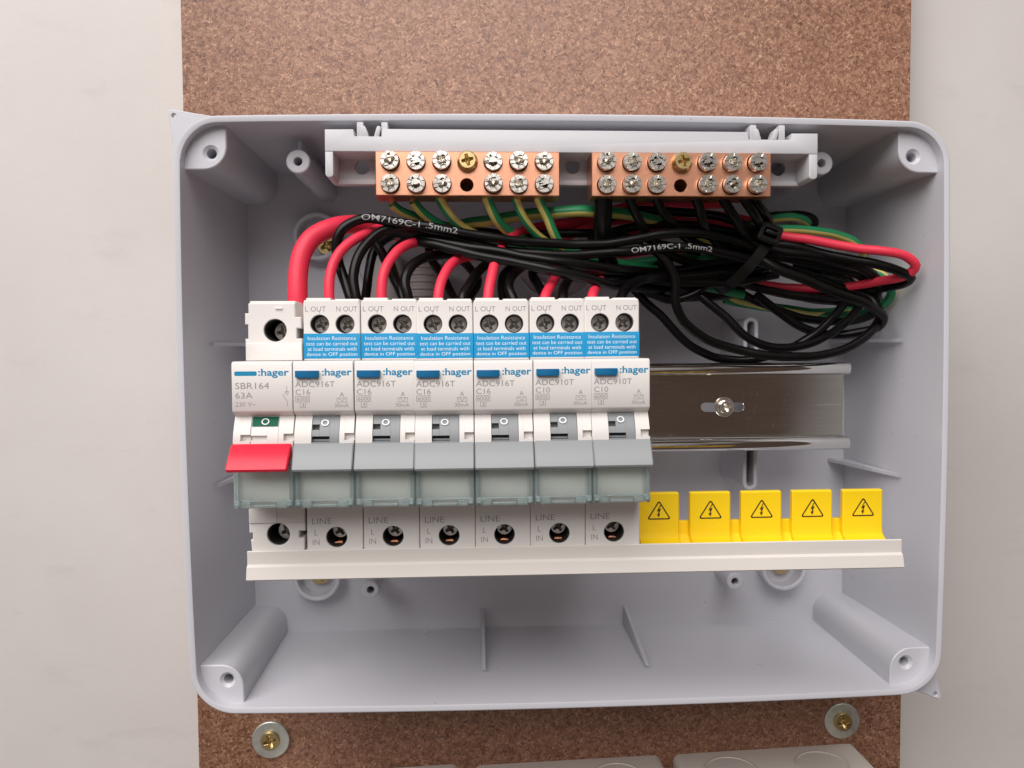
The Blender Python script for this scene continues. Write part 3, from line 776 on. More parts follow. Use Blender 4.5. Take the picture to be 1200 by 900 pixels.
    # toggle and lever
    g = drum_block(X, 5.15, 13.05, [(5.15, 7.3, -22.7, -21.1), (5.15, 10.3, -26.2, -24.5)], -0.25, zb=-30)
    g.box(X+5.2, X+13.0, 112.95, 114.6, -30, -19, 0.1); g.box(X+5.2, X+10.3, 114.5, 116.9, -26.1, -25.5, 0.1)
    tg = g.build('toggle', 'toggle_grey', t)
    ring_print(tg, X, 8.85, -20.6, 1.15, 0.92, 0.42)
    wing(t, X, 'wing_grey', 0.05, W+0.05, 0.0)
    pane_set(t, X)
    return t
ORD = ['first', 'second', 'third', 'fourth', 'fifth', 'last']
def lab(i, curve): return 'white breaker with grey lever marked %s, %s to the right of the main switch' % (curve, ORD[i])
b16 = breaker(X1, 'ADC916T', 'C16', lab(0, 'C16'))
b10 = breaker(X1+4*PITCH, 'ADC910T', 'C10', lab(4, 'C10'))
rj = random.Random(5)
for i in (1, 2, 3, 5):
    src = b16 if i < 4 else b10
    c = copy_tree(src); c['label'] = lab(i, 'C16' if i < 4 else 'C10')
    x = X1+i*PITCH
    c.rotation_euler = (math.radians(rj.uniform(-.25, .25)), math.radians(rj.uniform(-.2, .2)), math.radians(rj.uniform(-.25, .25)))
    c.location = (x*MM, -(53.2+rj.uniform(-.15, .15))*MM, (-22+rj.uniform(-.12, .12))*MM)
b16.location.y -= 0.0001

# main switch
def main_switch(X):
    t = thing('main_switch', 'white main switch with red lever and green marker at left end of the row', 'switch', (X, 53.2, -22))
    body = Part(); body.box(X+.3, X+W-1.4, 53.2, 86, -62.0, 15.0, 0.4); body.build('housing', 'device_white', t)
    u = Part()
    ol = [(X-.2, -2.28), (X+W-.2, -2.28), (X+W-.2, 4.6), (X+W-1.9, 4.6), (X+W-1.9, 7.8), (X+W-.4, 7.8), (X+W-.4, 11.3), (X+W-2.2, 11.3), (X+W-2.2, 15.6), (X+.9, 15.6), (X+.9, 12.5), (X-.2, 12.5), (X-.2, 9.0), (X+.7, 9.0), (X+.7, 4.6), (X-.2, 4.6)]
    u.plate(ol, [circle(X+9.0, 7.2, 3.55, 32)], 86, 103, 0.25, 0.15, back=False)
    ub = u.build('terminal_block', 'device_white', t)
    w = Part(); w.box(X+.9, X+W-2.4, 92, 101.4, 15.4, 16.4, 0.3); w.box(X+9.2, X+11.4, 103, 103.5, 13.7, 14.3, .15); w.build('wire_guide', 'device_white', ub)
    line_on(Part(), [(X+9.0, -2.0), (X+9.0, 3.3)], 0.14, 103.03).build('mould_line', 'print_grey', ub)
    w = Part(); w.box(X+.3, X+W-.2, 103.0, 103.7, -2.2, 3.2, 0.25); w.build('step', 'device_white', ub)
    w = Part(); w.cyl(X+9.0, 7.2, 3.53, 86.05, 86.4, 0, 24); w.ring(X+9.0, 7.2, 3.54, 3.3, 86.4, 102.0, 0.05, 28); w.build('screw_well', 'well_dark', ub)
    screw_head(Part(), X+10.2, 6.9, 2.9, 86.4, 97.0, 0.2, 'pozi').build('terminal_screw', 'terminal_steel', ub)
    l = Part()
    ol = [(X+.5, -62.5), (X+W-2.0, -62.5), (X+W-2.0, -62.3), (X+W-.6, -62.3), (X+W-.6, -58.2), (X+W-2.2, -58.2), (X+W-2.2, -56.0), (X+W-.3, -56.0), (X+W-.3, -45.4), (X-.2, -45.4), (X-.2, -56.4), (X+.8, -56.4), (X+.8, -58.6), (X+.2, -58.6)]
    l.plate(ol, [circle(X+8.8, -57.0, 3.55, 32)], 86, 103, 0.25, 0.15, back=False)
    lb = l.build('lower_terminal_block', 'device_white', t)
    w = Part(); w.box(X-.1, X+W-.4, 103, 103.6, -53.2, -46, .2); w.build('step', 'device_white', lb)
    line_on(Part(), [(X+8.6, -53.2), (X+8.6, -47)], 0.14, 103.63).build('mould_line', 'print_grey', lb)
    w = Part(); w.cyl(X+8.8, -57.0, 3.53, 86.05, 86.4, 0, 24); w.ring(X+8.8, -57.0, 3.54, 3.3, 86.4, 102.0, 0.05, 28); w.build('screw_well', 'well_dark', lb)
    screw_head(Part(), X+10.2, -57.0, 2.9, 86.4, 97.0, 0.5, 'pozi').build('terminal_screw', 'terminal_steel', lb)
    fc = front_cover(t, X, [(2.2, 5.03, -25.7, -23.8)])
    d = DF+0.03
    pr = Part(); text_on(pr, 'SBR164', X+1.0, X+10.8, -10.35, -8.5, d); text_on(pr, '63A', X+1.0, X+6.0, -13.15, -11.4, d); text_on(pr, '230 V~', X+1.0, X+6.8, -15.5, -14.2, d)
    line_on(pr, [(X+15.9, -9.7), (X+15.9, -11.3)], .14, d); line_on(pr, [(X+15.3, -11.25), (X+16.5, -11.25)], .14, d+.002); line_on(pr, circle(X+15.9, -11.6, .4, 12), .12, d+.004, True)
    line_on(pr, [(X+14.7, -11.9), (X+16.0, -14.3)], .14, d+.006); line_on(pr, [(X+16.0, -14.2), (X+16.0, -15.5)], .14, d+.008)
    pr.build('printed_lettering', 'print_grey', fc)
    pr = Part(); text_on(pr, ':hager', X+7.7, X+16.6, -7.2, -4.45, d, 0.022)
    q = rect(X+.8, X+7.3, -6.5, -5.2, .45, 4); pr.add([P(x, d, z) for x, z in q], [list(range(len(q)))]); pr.build('printed_mark', 'print_blue', fc)
    g = drum_block(X, 5.15, 13.05, [(5.15, 9.9, -25.6, -24.1)], -0.2, zb=-30)
    g.box(X+5.2, X+13.0, 112.95, 114.2, -30, -19, 0.1); g.box(X+5.2, X+12.9, 114, 116.7, -28, -23.2, 0.1)
    tg = g.build('toggle', 'device_white', t)
    zz = [-18.75, -19.4, -20.1, -20.8, -21.5]; n = len(zz)
    p = Part(); p.add([P(X+5.3, arc_profile(z)-.05, z) for z in zz]+[P(X+12.9, arc_profile(z)-.05, z) for z in zz], [[i, i+1, n+i+1, n+i] for i in range(n-1)]); p.build('green_marker', 'toggle_green', tg)
    ring_print(tg, X, 9.1, -20.1, 1.15, 0.92, 0.36)
    wing(t, X, 'wing_red', -0.3, W-0.4, 2.0, -0.5)
    pane_set(t, X)
main_switch(X1-PITCH-0.1)

# ================================================================ busbar tray and yellow tooth covers
tray = thing('busbar_tray', 'long off-white busbar tray running under the breakers', 'busbar', (33.2, 84, -71))
Part().prism_x([(84, -68.6), (84, -70.4), (103.0, -70.8), (105.2, -71.0), (105.7, -70.6), (104.9, -66.9), (104.3, -66.4), (104.0, -66.2), (104.0, -62.2), (103.7, -61.9), (103.3, -62.1), (103.25, -68.6)], -72.1, 138.5, 0.1).build('tray', 'tray_white', tray, sharp=25)
Part().box(56, 137.5, 85, 86.5, -68.4, -64.6, .1).build('copper_strip', 'copper_wire', tray)
cov = thing('busbar_tooth_cover', 'yellow plastic strip of five warning tabs covering spare busbar teeth', 'busbar cover', (98, 88, -68))
Part().prism_x([(87.0, -67.5), (87.0, -58.4), (87.4, -58.0), (88.6, -58.0), (89, -58.4), (89.4, -62.5), (92, -65.0), (101.5, -66.2), (101.5, -67.5)], 54.2, 138.0, 0.15).build('base_strip', 'cover_yellow', cov)
for i in range(5):
    xc = 61.3+17.6*i
    p = Part(); p.prism_x([(89.2, -67.3), (89.2, -48.2), (89.7, -47.7), (91.2, -47.7), (91.7, -48.2), (91.75, -60.8), (92.3, -62.8), (94.0, -64.0), (102.3, -65.3), (102.3, -67.3)], xc-6.95, xc+6.95, 0.4)
    tb = p.build('warning_tab', 'cover_yellow', cov, sharp=28)
    w = Part(); d = 91.79
    tri = [(xc-3.8, -56.6), (xc+3.8, -56.6), (xc, -50.6)]
    rt = []
    for k in range(3):
        a = Vector(tri[k]); b = Vector(tri[k-1]); c = Vector(tri[(k+1) % 3])
        u = (b-a).normalized(); v = (c-a).normalized(); rt += [tuple(a+u*.6), tuple(a+(u+v)*.18), tuple(a+v*.6)]
    line_on(w, rt, 0.42, d, True)
    q = [(xc+.35, -51.9), (xc-.75, -54.1), (xc-.15, -53.9), (xc-.35, -55.0), (xc-.75, -54.95), (xc-.1, -56.1), (xc+.45, -54.75), (xc+.05, -54.85), (xc+.7, -53.0), (xc-.05, -53.25), (xc+.75, -51.9)]
    w.add([P(x, d, z) for x, z in q], [list(range(len(q)))])
    w.build('warning_sign', 'print_black', tb)

# ================================================================ conduit stub behind the wires
con = thing('corrugated_conduit', 'pale ribbed conduit stub behind the red wires', 'conduit', (-21, 6, 2))
p = Part(); L = []; n = 32; z = 2.0; k = 0
while z < 36:
    for dz, r in ((0, 7.6), (0.5, 8.4), (1.7, 8.4), (2.2, 7.6)):
        L.append([P(-21+r*math.cos(2*math.pi*i/n), 17+r*math.sin(2*math.pi*i/n), z+dz) for i in range(n)])
    z += 3.0
p.loft(L); p.build('ribbed_tube', 'gland_grey', con)
p = Part(); L = []
for r, zz in ((14.5, 4), (14.5, 20), (13.5, 32), (11, 40), (7, 44)):
    L.append([P(-38+r*math.cos(2*math.pi*i/n)*.62, 13+r*math.sin(2*math.pi*i/n)*.6, zz) for i in range(n)])
p.loft(L); p.build('moulded_collar', 'gland_grey', con)

# ================================================================ wires
WIRES = [
 ('red_cable', 'thick red cable rising from the main switch at the left', 'red', 3.35, [(-59.3, 84.0, 12.0), (-59.5, 84.0, 19.8), (-59.5, 83.0, 27.6), (-58.2, 81.0, 34.4), (-54.7, 78.0, 40.3), (-48.7, 74.0, 44.1), (-40.7, 62.0, 46.4), (-24.9, 48.0, 45.1), (1.3, 38.0, 41.6), (29.1, 32.0, 40.4), (57.5, 30.0, 42.7)], None, 0.0, None, None),
 ('red_wire', 'pink-red wire arching from the first breaker beside the main switch', 'red', 1.72, [(-48.0, 88.0, 12.9), (-48.2, 88.0, 19.4), (-48.0, 87.0, 26.0), (-46.6, 85.0, 31.6), (-43.3, 82.0, 36.8), (-37.7, 77.0, 41.3), (-31.0, 66.0, 45.2), (-18.1, 52.0, 45.5), (8.0, 42.0, 42.7), (46.9, 30.0, 52.4), (73.0, 24.0, 57.7), (102.1, 24.0, 57.1), (121.7, 30.0, 52.5)], 'red wires to the breakers', 0.0, None, None),
 ('red_wire', 'red wire curving up from the second breaker', 'red', 1.72, [(-30.9, 88.0, 12.9), (-31.1, 88.0, 19.4), (-30.6, 87.0, 25.1), (-28.8, 84.0, 30.8), (-25.3, 79.0, 36.1), (-18.7, 68.0, 40.3), (-5.2, 54.0, 42.0), (21.3, 44.0, 40.1), (56.8, 34.0, 53.2), (81.8, 32.0, 53.5), (105.3, 36.0, 50.8), (118.9, 42.0, 47.8)], 'red wires to the breakers', 0.0, None, None),
 ('red_wire', 'red wire bending right from the third breaker', 'red', 1.72, [(-12.2, 88.0, 13.4), (-12.2, 88.0, 18.5), (-11.3, 86.0, 23.7), (-9.4, 82.0, 28.7), (-5.5, 74.0, 32.9), (4.3, 58.0, 36.4), (27.8, 46.0, 38.6), (63.3, 36.0, 47.0), (94.8, 36.0, 48.8), (114.4, 40.0, 46.4)], 'red wires to the breakers', 0.0, None, None),
 ('red_wire', 'short straight red wire rising from the fourth breaker', 'red', 1.78, [(4.0, 88.0, 13.3), (4.4, 87.0, 18.5), (5.6, 84.0, 25.3), (7.2, 79.0, 31.7), (10.4, 68.0, 39.1), (20.7, 52.0, 46.8), (42.8, 34.0, 53.8), (72.6, 26.0, 61.6), (105.0, 26.0, 61.0)], 'red wires to the breakers', 0.0, None, None),
 ('red_wire', 'short red wire slanting up from the fifth breaker', 'red', 1.72, [(22.4, 88.0, 13.2), (23.3, 87.0, 17.9), (25.3, 82.0, 21.7), (28.2, 74.0, 25.7), (33.3, 56.0, 30.5), (47.1, 40.0, 35.9), (71.2, 32.0, 40.7), (99.6, 32.0, 45.2)], 'red wires to the breakers', 0.0, None, None),
 ('red_wire', 'stub of red wire showing above the last breaker', 'red', 1.72, [(38.8, 88.0, 13.1), (39.5, 87.0, 17.8), (42.1, 78.0, 22.0), (46.2, 64.0, 26.2), (54.9, 44.0, 30.8), (81.3, 34.0, 38.7), (106.7, 32.0, 42.4)], 'red wires to the breakers', 0.0, None, None),
 ('red_wire', 'bright red wire loop reaching out to the right wall', 'red', 1.75, [(110.9, 54.0, 45.0), (120.0, 56.0, 43.1), (132.0, 59.0, 40.4), (143.7, 62.0, 38.0), (153.6, 65.0, 36.4), (160.6, 66.0, 34.3), (164.5, 65.0, 31.0), (163.2, 61.0, 27.9), (157.4, 54.0, 26.6), (147.8, 44.0, 25.2), (130.3, 36.0, 25.6), (109.7, 34.0, 27.5)], None, 0.0, None, None),
 ('black_wire', 'printed black wire crossing just under the copper earth bar', 'black', 1.75, [(-41.4, 84.0, 13.7), (-41.9, 84.0, 18.3), (-44.1, 82.0, 24.8), (-46.6, 80.0, 31.6), (-46.8, 80.0, 37.7), (-44.4, 80.0, 42.6), (-38.2, 79.0, 45.9), (-29.6, 78.0, 45.5), (-19.5, 77.0, 44.0), (-7.7, 76.0, 42.1), (5.6, 74.0, 40.0), (20.8, 72.0, 38.8), (37.9, 70.0, 38.5), (51.9, 69.0, 39.6), (67.7, 68.0, 42.5), (82.4, 66.0, 42.8), (96.5, 62.0, 40.6), (109.4, 58.0, 37.0)], 'black neutral wires', 0, (38, 'OM7169C-1 .5mm2', 2.1, 33), None),
 ('black_wire', 'printed black wire passing above the rightmost two breakers', 'black', 1.75, [(-39.1, 86.0, 13.6), (-39.8, 86.0, 18.1), (-41.0, 85.0, 24.5), (-39.8, 83.0, 31.5), (-36.1, 80.0, 38.0), (-30.6, 77.0, 42.2), (-22.7, 74.0, 43.3), (-10.8, 73.0, 41.1), (4.2, 72.0, 37.6), (20.9, 71.0, 35.3), (37.8, 70.0, 34.6), (53.5, 69.0, 35.6), (68.0, 67.0, 37.7), (80.9, 66.0, 37.8), (93.0, 63.0, 36.0), (105.8, 59.0, 33.6), (113.5, 56.0, 32.0)], 'black neutral wires', 0, (123, 'OM7169C-1 .5mm2', 1.9, 31), None),
 ('black_wire', 'black wire crossing steeply behind the first two red wires', 'black', 1.7, [(-23.0, 84.0, 13.6), (-24.5, 83.0, 18.9), (-28.6, 76.0, 27.1), (-33.8, 66.0, 36.3), (-37.6, 60.0, 43.3), (-34.1, 52.0, 48.7), (-12.0, 44.0, 44.1), (28.3, 40.0, 38.0), (62.5, 40.0, 34.6), (93.0, 42.0, 31.6), (113.0, 44.0, 31.4)], 'black neutral wires', 0.0, None, None),
 ('black_wire', 'black wire bent over beside the second red wire', 'black', 1.75, [(-21.7, 86.0, 13.5), (-22.5, 86.0, 18.1), (-23.7, 85.0, 23.9), (-22.2, 82.0, 29.0), (-17.9, 76.0, 32.9), (-9.6, 68.0, 35.4), (4.2, 66.0, 34.8), (19.7, 66.0, 31.1), (38.4, 66.0, 27.0), (54.4, 64.0, 25.6), (75.1, 58.0, 27.7), (96.0, 54.0, 30.3), (112.5, 50.0, 32.7)], 'black neutral wires', 0.0, None, None),
 ('black_wire', 'black wire slanting from the third breaker into the bundle', 'black', 1.7, [(-3.1, 86.0, 13.4), (-4.3, 85.0, 18.1), (-1.9, 80.0, 23.4), (2.6, 72.0, 29.5), (10.5, 64.0, 35.6), (26.5, 60.0, 35.5), (45.9, 58.0, 32.5), (66.2, 54.0, 30.4), (90.6, 50.0, 29.4), (112.3, 46.0, 31.8)], 'black neutral wires', 0.0, None, None),
 ('black_wire', 'thin dark wire crossing behind the third and fourth red wires', 'black', 1.6, [(-5.6, 80.0, 13.7), (-1.4, 74.0, 20.3), (1.1, 66.0, 26.2), (-2.7, 58.0, 32.0), (-8.6, 50.0, 38.1), (1.2, 46.0, 42.2), (28.1, 42.0, 37.7), (55.6, 40.0, 31.2), (83.2, 40.0, 27.7), (110.3, 42.0, 30.2)], 'black neutral wires', 0.0, None, None),
 ('black_wire', 'black wire curling up between the fourth and fifth red wires', 'black', 1.7, [(14.7, 86.0, 13.3), (12.8, 85.0, 18.0), (11.5, 82.0, 22.6), (13.6, 76.0, 27.6), (19.4, 70.0, 31.5), (32.1, 66.0, 31.0), (51.6, 62.0, 28.3), (72.3, 56.0, 30.2), (96.6, 52.0, 33.8), (112.4, 50.0, 36.0)], 'black neutral wires', 0.0, None, None),
 ('black_wire', 'black wire leaning left of the fifth red wire', 'black', 1.6, [(11.5, 80.0, 13.7), (9.4, 74.0, 20.3), (10.4, 66.0, 28.0), (17.2, 56.0, 33.4), (30.7, 50.0, 35.1), (54.6, 46.0, 27.2), (82.2, 44.0, 24.7), (106.2, 44.0, 29.0)], 'black neutral wires', 0.0, None, None),
 ('black_wire', 'black wire standing right of the fifth red wire', 'black', 1.7, [(29.8, 86.0, 13.3), (30.0, 84.0, 18.0), (31.9, 78.0, 23.8), (37.8, 70.0, 28.8), (51.3, 64.0, 28.7), (68.6, 58.0, 26.1), (89.4, 54.0, 27.7), (110.8, 50.0, 32.7)], 'black neutral wires', 0.0, None, None),
 ('black_wire', 'black wire hidden behind the last breaker', 'black', 1.7, [(25.1, 74.0, 18.7), (23.2, 68.0, 23.8), (21.7, 60.0, 29.8), (30.3, 54.0, 33.7), (53.8, 50.0, 32.8), (77.7, 48.0, 25.4), (102.0, 46.0, 27.1), (115.7, 46.0, 31.1)], 'black neutral wires', 0.0, None, None),
 ('black_wire', 'black wire from the last breaker leaning into the bundle', 'black', 1.7, [(48.4, 86.0, 13.2), (49.8, 82.0, 18.1), (54.0, 74.0, 23.2), (64.0, 64.0, 26.8), (82.2, 56.0, 26.3), (103.4, 52.0, 26.6), (117.6, 50.0, 29.4)], 'black neutral wires', 0.0, None, None),
 ('earth_wire', 'short earth wire with bare copper under the first screw of the earth bar', 'gy', 1.6, [(-29.2, 70.0, 52.6), (-27.3, 68.0, 51.2), (-22.8, 64.0, 49.8), (-14.6, 56.0, 48.1), (1.3, 48.0, 45.2), (28.0, 44.0, 42.5)], 'green and yellow earth wires', 0.02, None, (-30.0, 71.0, 55.4)),
 ('earth_wire', 'pale green earth wire under the second screw of the earth bar', 'gy', 1.75, [(-21.7, 70.0, 53.5), (-19.5, 68.0, 50.9), (-15.5, 64.0, 48.0), (-8.3, 58.0, 44.6), (7.7, 52.0, 39.7), (27.6, 48.0, 37.0)], 'green and yellow earth wires', 0.03, None, (-21.9, 71.0, 55.4)),
 ('earth_wire', 'earth wire slanting from the third screw of the earth bar', 'gy', 1.75, [(-13.5, 71.0, 56.9), (-11.7, 70.0, 53.6), (-8.9, 67.0, 49.3), (-5.0, 62.0, 46.1), (7.6, 55.0, 41.6), (27.2, 52.0, 37.8), (47.2, 50.0, 34.1), (71.0, 48.0, 29.7)], 'green and yellow earth wires', -0.04, None, None),
 ('earth_wire', 'earth wire curving down from the middle of the earth bar', 'gy', 1.85, [(3.7, 71.0, 57.0), (5.2, 70.0, 53.0), (7.7, 67.0, 48.4), (11.2, 63.0, 45.1), (20.4, 56.0, 41.1), (37.0, 52.0, 37.1), (60.9, 48.0, 33.0)], 'green and yellow earth wires', 0.02, None, None),
 ('earth_wire', 'narrow earth wire under the sixth screw of the earth bar', 'gy', 1.55, [(14.7, 70.0, 54.8), (16.2, 69.0, 51.1), (18.8, 66.0, 47.1), (23.2, 62.0, 42.7), (33.2, 57.0, 37.5), (46.7, 53.0, 34.7), (71.0, 48.0, 31.7)], 'green and yellow earth wires', -0.05, None, (15.5, 71.0, 56.1)),
 ('earth_wire', 'yellow-sided earth wire under the last screw of the earth bar', 'gy', 1.7, [(21.9, 71.0, 57.1), (23.5, 70.0, 53.0), (25.8, 68.0, 48.6), (28.1, 66.0, 43.7), (32.6, 62.0, 39.0), (42.7, 58.0, 35.1), (60.1, 52.0, 31.6), (81.6, 46.0, 27.2), (107.6, 40.0, 22.5)], 'green and yellow earth wires', 0.01, None, None),
 ('earth_wire', 'fat green over yellow earth wire running level between the copper bars', 'gy', 2.15, [(-16.5, 52.0, 42.9), (-5.1, 55.0, 47.6), (6.0, 58.0, 49.3), (20.2, 60.0, 50.9), (32.8, 61.0, 52.0), (45.6, 60.0, 52.2), (66.2, 54.0, 49.8), (91.1, 48.0, 43.6), (113.0, 44.0, 37.4)], 'green and yellow earth wires', 0.004, None, None),
 ('earth_wire', 'upper small green earth loop right of the cable tie', 'gy', 1.65, [(109.5, 44.0, 50.2), (118.8, 42.0, 52.6), (126.6, 40.0, 53.6), (133.9, 36.0, 53.3), (137.9, 31.0, 52.0), (135.7, 27.0, 50.2), (125.1, 26.0, 48.6)], 'green and yellow earth wires', 0.03, None, None),
 ('earth_wire', 'green earth wire arching over the bright red loop', 'gy', 1.7, [(113.3, 52.0, 46.3), (122.5, 50.0, 47.2), (133.6, 48.0, 46.9), (144.8, 44.0, 45.5), (153.1, 42.0, 42.8), (158.7, 38.0, 39.5), (160.8, 32.0, 35.4), (154.7, 26.0, 31.7), (139.9, 22.0, 29.2)], 'green and yellow earth wires', 0.01, None, None),
 ('earth_wire', 'earth wire loop bending down at the right of the bundle', 'gy', 1.8, [(116.4, 44.0, 38.8), (130.3, 44.0, 36.7), (148.2, 43.0, 34.1), (157.8, 46.0, 31.1), (163.1, 48.0, 27.5), (166.0, 46.0, 22.9), (165.8, 40.0, 18.2), (161.1, 32.0, 14.8), (145.6, 26.0, 15.2), (124.3, 24.0, 18.3), (105.2, 26.0, 21.8)], 'green and yellow earth wires', -0.02, None, None),
 ('earth_wire', 'dull yellow earth wire level behind the black loops', 'gy', 1.7, [(79.8, 26.0, 33.3), (97.9, 26.0, 25.4), (112.2, 27.0, 21.0), (130.1, 28.0, 17.3), (145.2, 27.0, 15.9), (161.4, 24.0, 17.4), (168.0, 22.0, 21.9)], 'green and yellow earth wires', 0.0, None, None),
 ('earth_wire', 'earth wire sagging under the printed black wires', 'gy', 1.7, [(27.4, 50.0, 36.7), (41.1, 46.0, 34.6), (55.3, 42.0, 33.7), (72.9, 40.0, 36.3), (87.2, 38.0, 38.2), (108.9, 36.0, 37.7)], 'green and yellow earth wires', 0.05, None, None),
 ('black_wire', 'thick black cable hanging straight below the left end of the neutral bar', 'black', 3.3, [(46.2, 70.0, 57.3), (46.5, 68.0, 49.8), (46.9, 64.0, 42.8), (50.1, 56.0, 34.4), (61.3, 46.0, 27.2), (83.3, 40.0, 22.6), (108.3, 38.0, 24.4)], None, 0.0, None, None),
 ('black_wire', 'black wire leaving the second screw of the neutral bar', 'black', 1.7, [(54.6, 71.0, 57.2), (57.0, 70.0, 51.9), (60.5, 68.0, 46.2), (67.4, 60.0, 40.2), (79.4, 54.0, 34.6), (97.3, 50.0, 32.7), (110.8, 50.0, 34.0)], 'black neutral wires', 0.0, None, None),
 ('black_wire', 'black wire leaving the third screw of the neutral bar', 'black', 1.75, [(64.2, 71.0, 57.2), (66.3, 70.0, 52.5), (69.3, 68.0, 48.3), (75.6, 62.0, 44.0), (88.7, 56.0, 39.2), (110.0, 52.0, 36.4)], 'black neutral wires', 0.0, None, None),
 ('black_wire', 'black wire leaving the middle of the neutral bar', 'black', 1.75, [(78.4, 71.0, 57.2), (80.6, 70.0, 52.6), (82.5, 68.0, 47.4), (87.5, 62.0, 42.8), (96.9, 56.0, 38.5), (111.7, 52.0, 35.8)], 'black neutral wires', 0.0, None, None),
 ('black_wire', 'black wire leaving the fifth screw of the neutral bar', 'black', 1.75, [(87.8, 71.0, 57.3), (90.6, 70.0, 53.2), (94.4, 68.0, 48.7), (100.0, 63.0, 43.9), (108.5, 56.0, 39.2)], 'black neutral wires', 0.0, None, None),
 ('black_wire', 'black wire leaving the sixth screw of the neutral bar', 'black', 1.75, [(95.9, 71.0, 57.3), (98.4, 70.0, 53.2), (102.0, 68.0, 49.3), (106.8, 62.0, 45.3), (111.1, 56.0, 40.8)], 'black neutral wires', 0.0, None, None),
 ('black_wire', 'black wire leaving the last screw of the neutral bar', 'black', 1.6, [(99.6, 71.0, 57.3), (102.9, 69.0, 52.8), (106.9, 66.0, 49.7), (112.3, 58.0, 46.0), (116.0, 52.0, 39.7)], 'black neutral wires', 0.0, None, None),
 ('black_wire', 'long black wire loop dropping from the printed wire towards the rail', 'black', 1.75, [(62.8, 62.0, 39.6), (66.5, 64.0, 36.8), (71.3, 64.0, 31.8), (74.4, 63.0, 25.7), (74.7, 62.0, 18.8), (78.2, 60.0, 11.6), (86.6, 58.0, 5.1), (99.1, 57.0, 0.5), (113.4, 57.0, -2.2), (128.8, 56.0, -2.6), (142.7, 55.0, 0.3), (153.1, 53.0, 5.9), (159.1, 50.0, 12.9), (158.0, 46.0, 19.6), (146.0, 44.0, 25.2), (126.9, 44.0, 31.3), (112.3, 46.0, 35.5)], 'black wire loops', 0.0, None, None),
 ('black_wire', 'lowest black wire loop almost touching the rail', 'black', 1.7, [(57.5, 48.0, 29.7), (64.6, 48.0, 20.7), (73.0, 48.0, 12.7), (81.8, 48.0, 4.0), (93.4, 48.0, -2.1), (106.6, 49.0, -3.8), (118.5, 50.0, -1.2), (130.7, 50.0, 4.7), (140.5, 48.0, 12.4), (147.9, 44.0, 18.7), (154.4, 40.0, 24.8), (151.7, 36.0, 29.7), (130.2, 36.0, 34.2)], 'black wire loops', 0.0, None, None),
 ('black_wire', 'black wire loop dipping between the two lower loops', 'black', 1.7, [(71.4, 46.0, 35.5), (79.0, 48.0, 27.3), (86.9, 50.0, 21.9), (96.1, 52.0, 14.1), (104.5, 53.0, 5.8), (114.2, 53.0, 1.5), (127.1, 52.0, 2.0), (138.9, 50.0, 6.0), (148.2, 47.0, 11.8), (154.0, 43.0, 18.4), (153.3, 40.0, 24.8), (140.0, 38.0, 30.6)], 'black wire loops', 0.0, None, None),
 ('black_wire', 'foremost black wire slanting down right from the cable tie', 'black', 1.8, [(105.4, 60.0, 35.4), (112.8, 62.0, 30.7), (125.9, 62.0, 25.6), (139.5, 61.0, 20.6), (151.0, 58.0, 16.8), (158.3, 54.0, 12.4), (158.1, 50.0, 8.6), (152.2, 46.0, 6.7), (142.2, 43.0, 5.8), (131.4, 42.0, 8.6), (120.9, 42.0, 15.2), (111.4, 44.0, 22.2)], 'black wire loops', 0.0, None, None),
 ('black_wire', 'black wire loop beside the bright red loop', 'black', 1.85, [(109.2, 54.0, 41.1), (121.7, 56.0, 39.5), (135.8, 58.0, 35.7), (149.3, 61.0, 32.4), (159.3, 62.0, 29.7), (165.2, 61.0, 27.2), (164.9, 57.0, 25.3), (159.6, 48.0, 24.1), (147.2, 38.0, 22.6), (131.2, 34.0, 22.9)], 'black wire loops', 0.0, None, None),
 ('black_wire', 'upper right black wire loop under the bright red wire', 'black', 1.8, [(110.1, 56.0, 39.2), (123.0, 57.0, 36.5), (136.8, 56.0, 34.3), (149.6, 54.0, 31.2), (157.9, 50.0, 26.7), (160.1, 46.0, 21.6), (156.6, 42.0, 18.8), (143.7, 38.0, 20.2), (123.2, 36.0, 23.8)], 'black wire loops', 0.0, None, None),
 ('black_wire', 'black wire loop folded close behind the cable tie', 'black', 1.8, [(111.5, 48.0, 38.3), (126.0, 50.0, 35.0), (141.4, 50.0, 31.7), (152.7, 48.0, 28.5), (157.6, 44.0, 23.8), (155.1, 40.0, 20.7), (141.0, 36.0, 21.7), (120.4, 34.0, 25.4)], 'black wire loops', 0.0, None, None),
 ('black_wire', 'black wire loop passing under the dull yellow wire', 'black', 1.75, [(100.6, 40.0, 27.7), (112.9, 40.0, 20.1), (126.9, 40.0, 14.6), (143.3, 39.0, 11.8), (158.5, 37.0, 12.5), (167.3, 34.0, 17.5), (169.5, 31.0, 24.1)], 'black wire loops', 0.0, None, None),
 ('black_wire', 'black wire running low through the bundle', 'black', 1.7, [(95.2, 46.0, 31.2), (108.9, 46.0, 25.5), (124.4, 46.0, 22.0), (138.7, 45.0, 20.4), (152.3, 42.0, 20.5), (161.4, 38.0, 24.3)], 'black wire loops', 0.0, None, None),
 ('black_wire', 'small black wire loop behind the green earth arch', 'black', 1.7, [(110.2, 42.0, 50.5), (122.1, 38.0, 54.6), (134.4, 34.0, 55.4), (142.5, 28.0, 52.9), (138.8, 24.0, 48.9), (120.4, 24.0, 45.3)], 'black wire loops', 0.0, None, None),
 ('black_wire', 'black wire hanging in a shallow curve beside the last breaker', 'black', 1.7, [(61.7, 52.0, 26.7), (68.4, 52.0, 21.8), (75.0, 52.0, 19.5), (83.3, 52.0, 21.4), (91.6, 52.0, 26.6), (100.7, 50.0, 30.7)], 'black wire loops', 0.0, None, None),
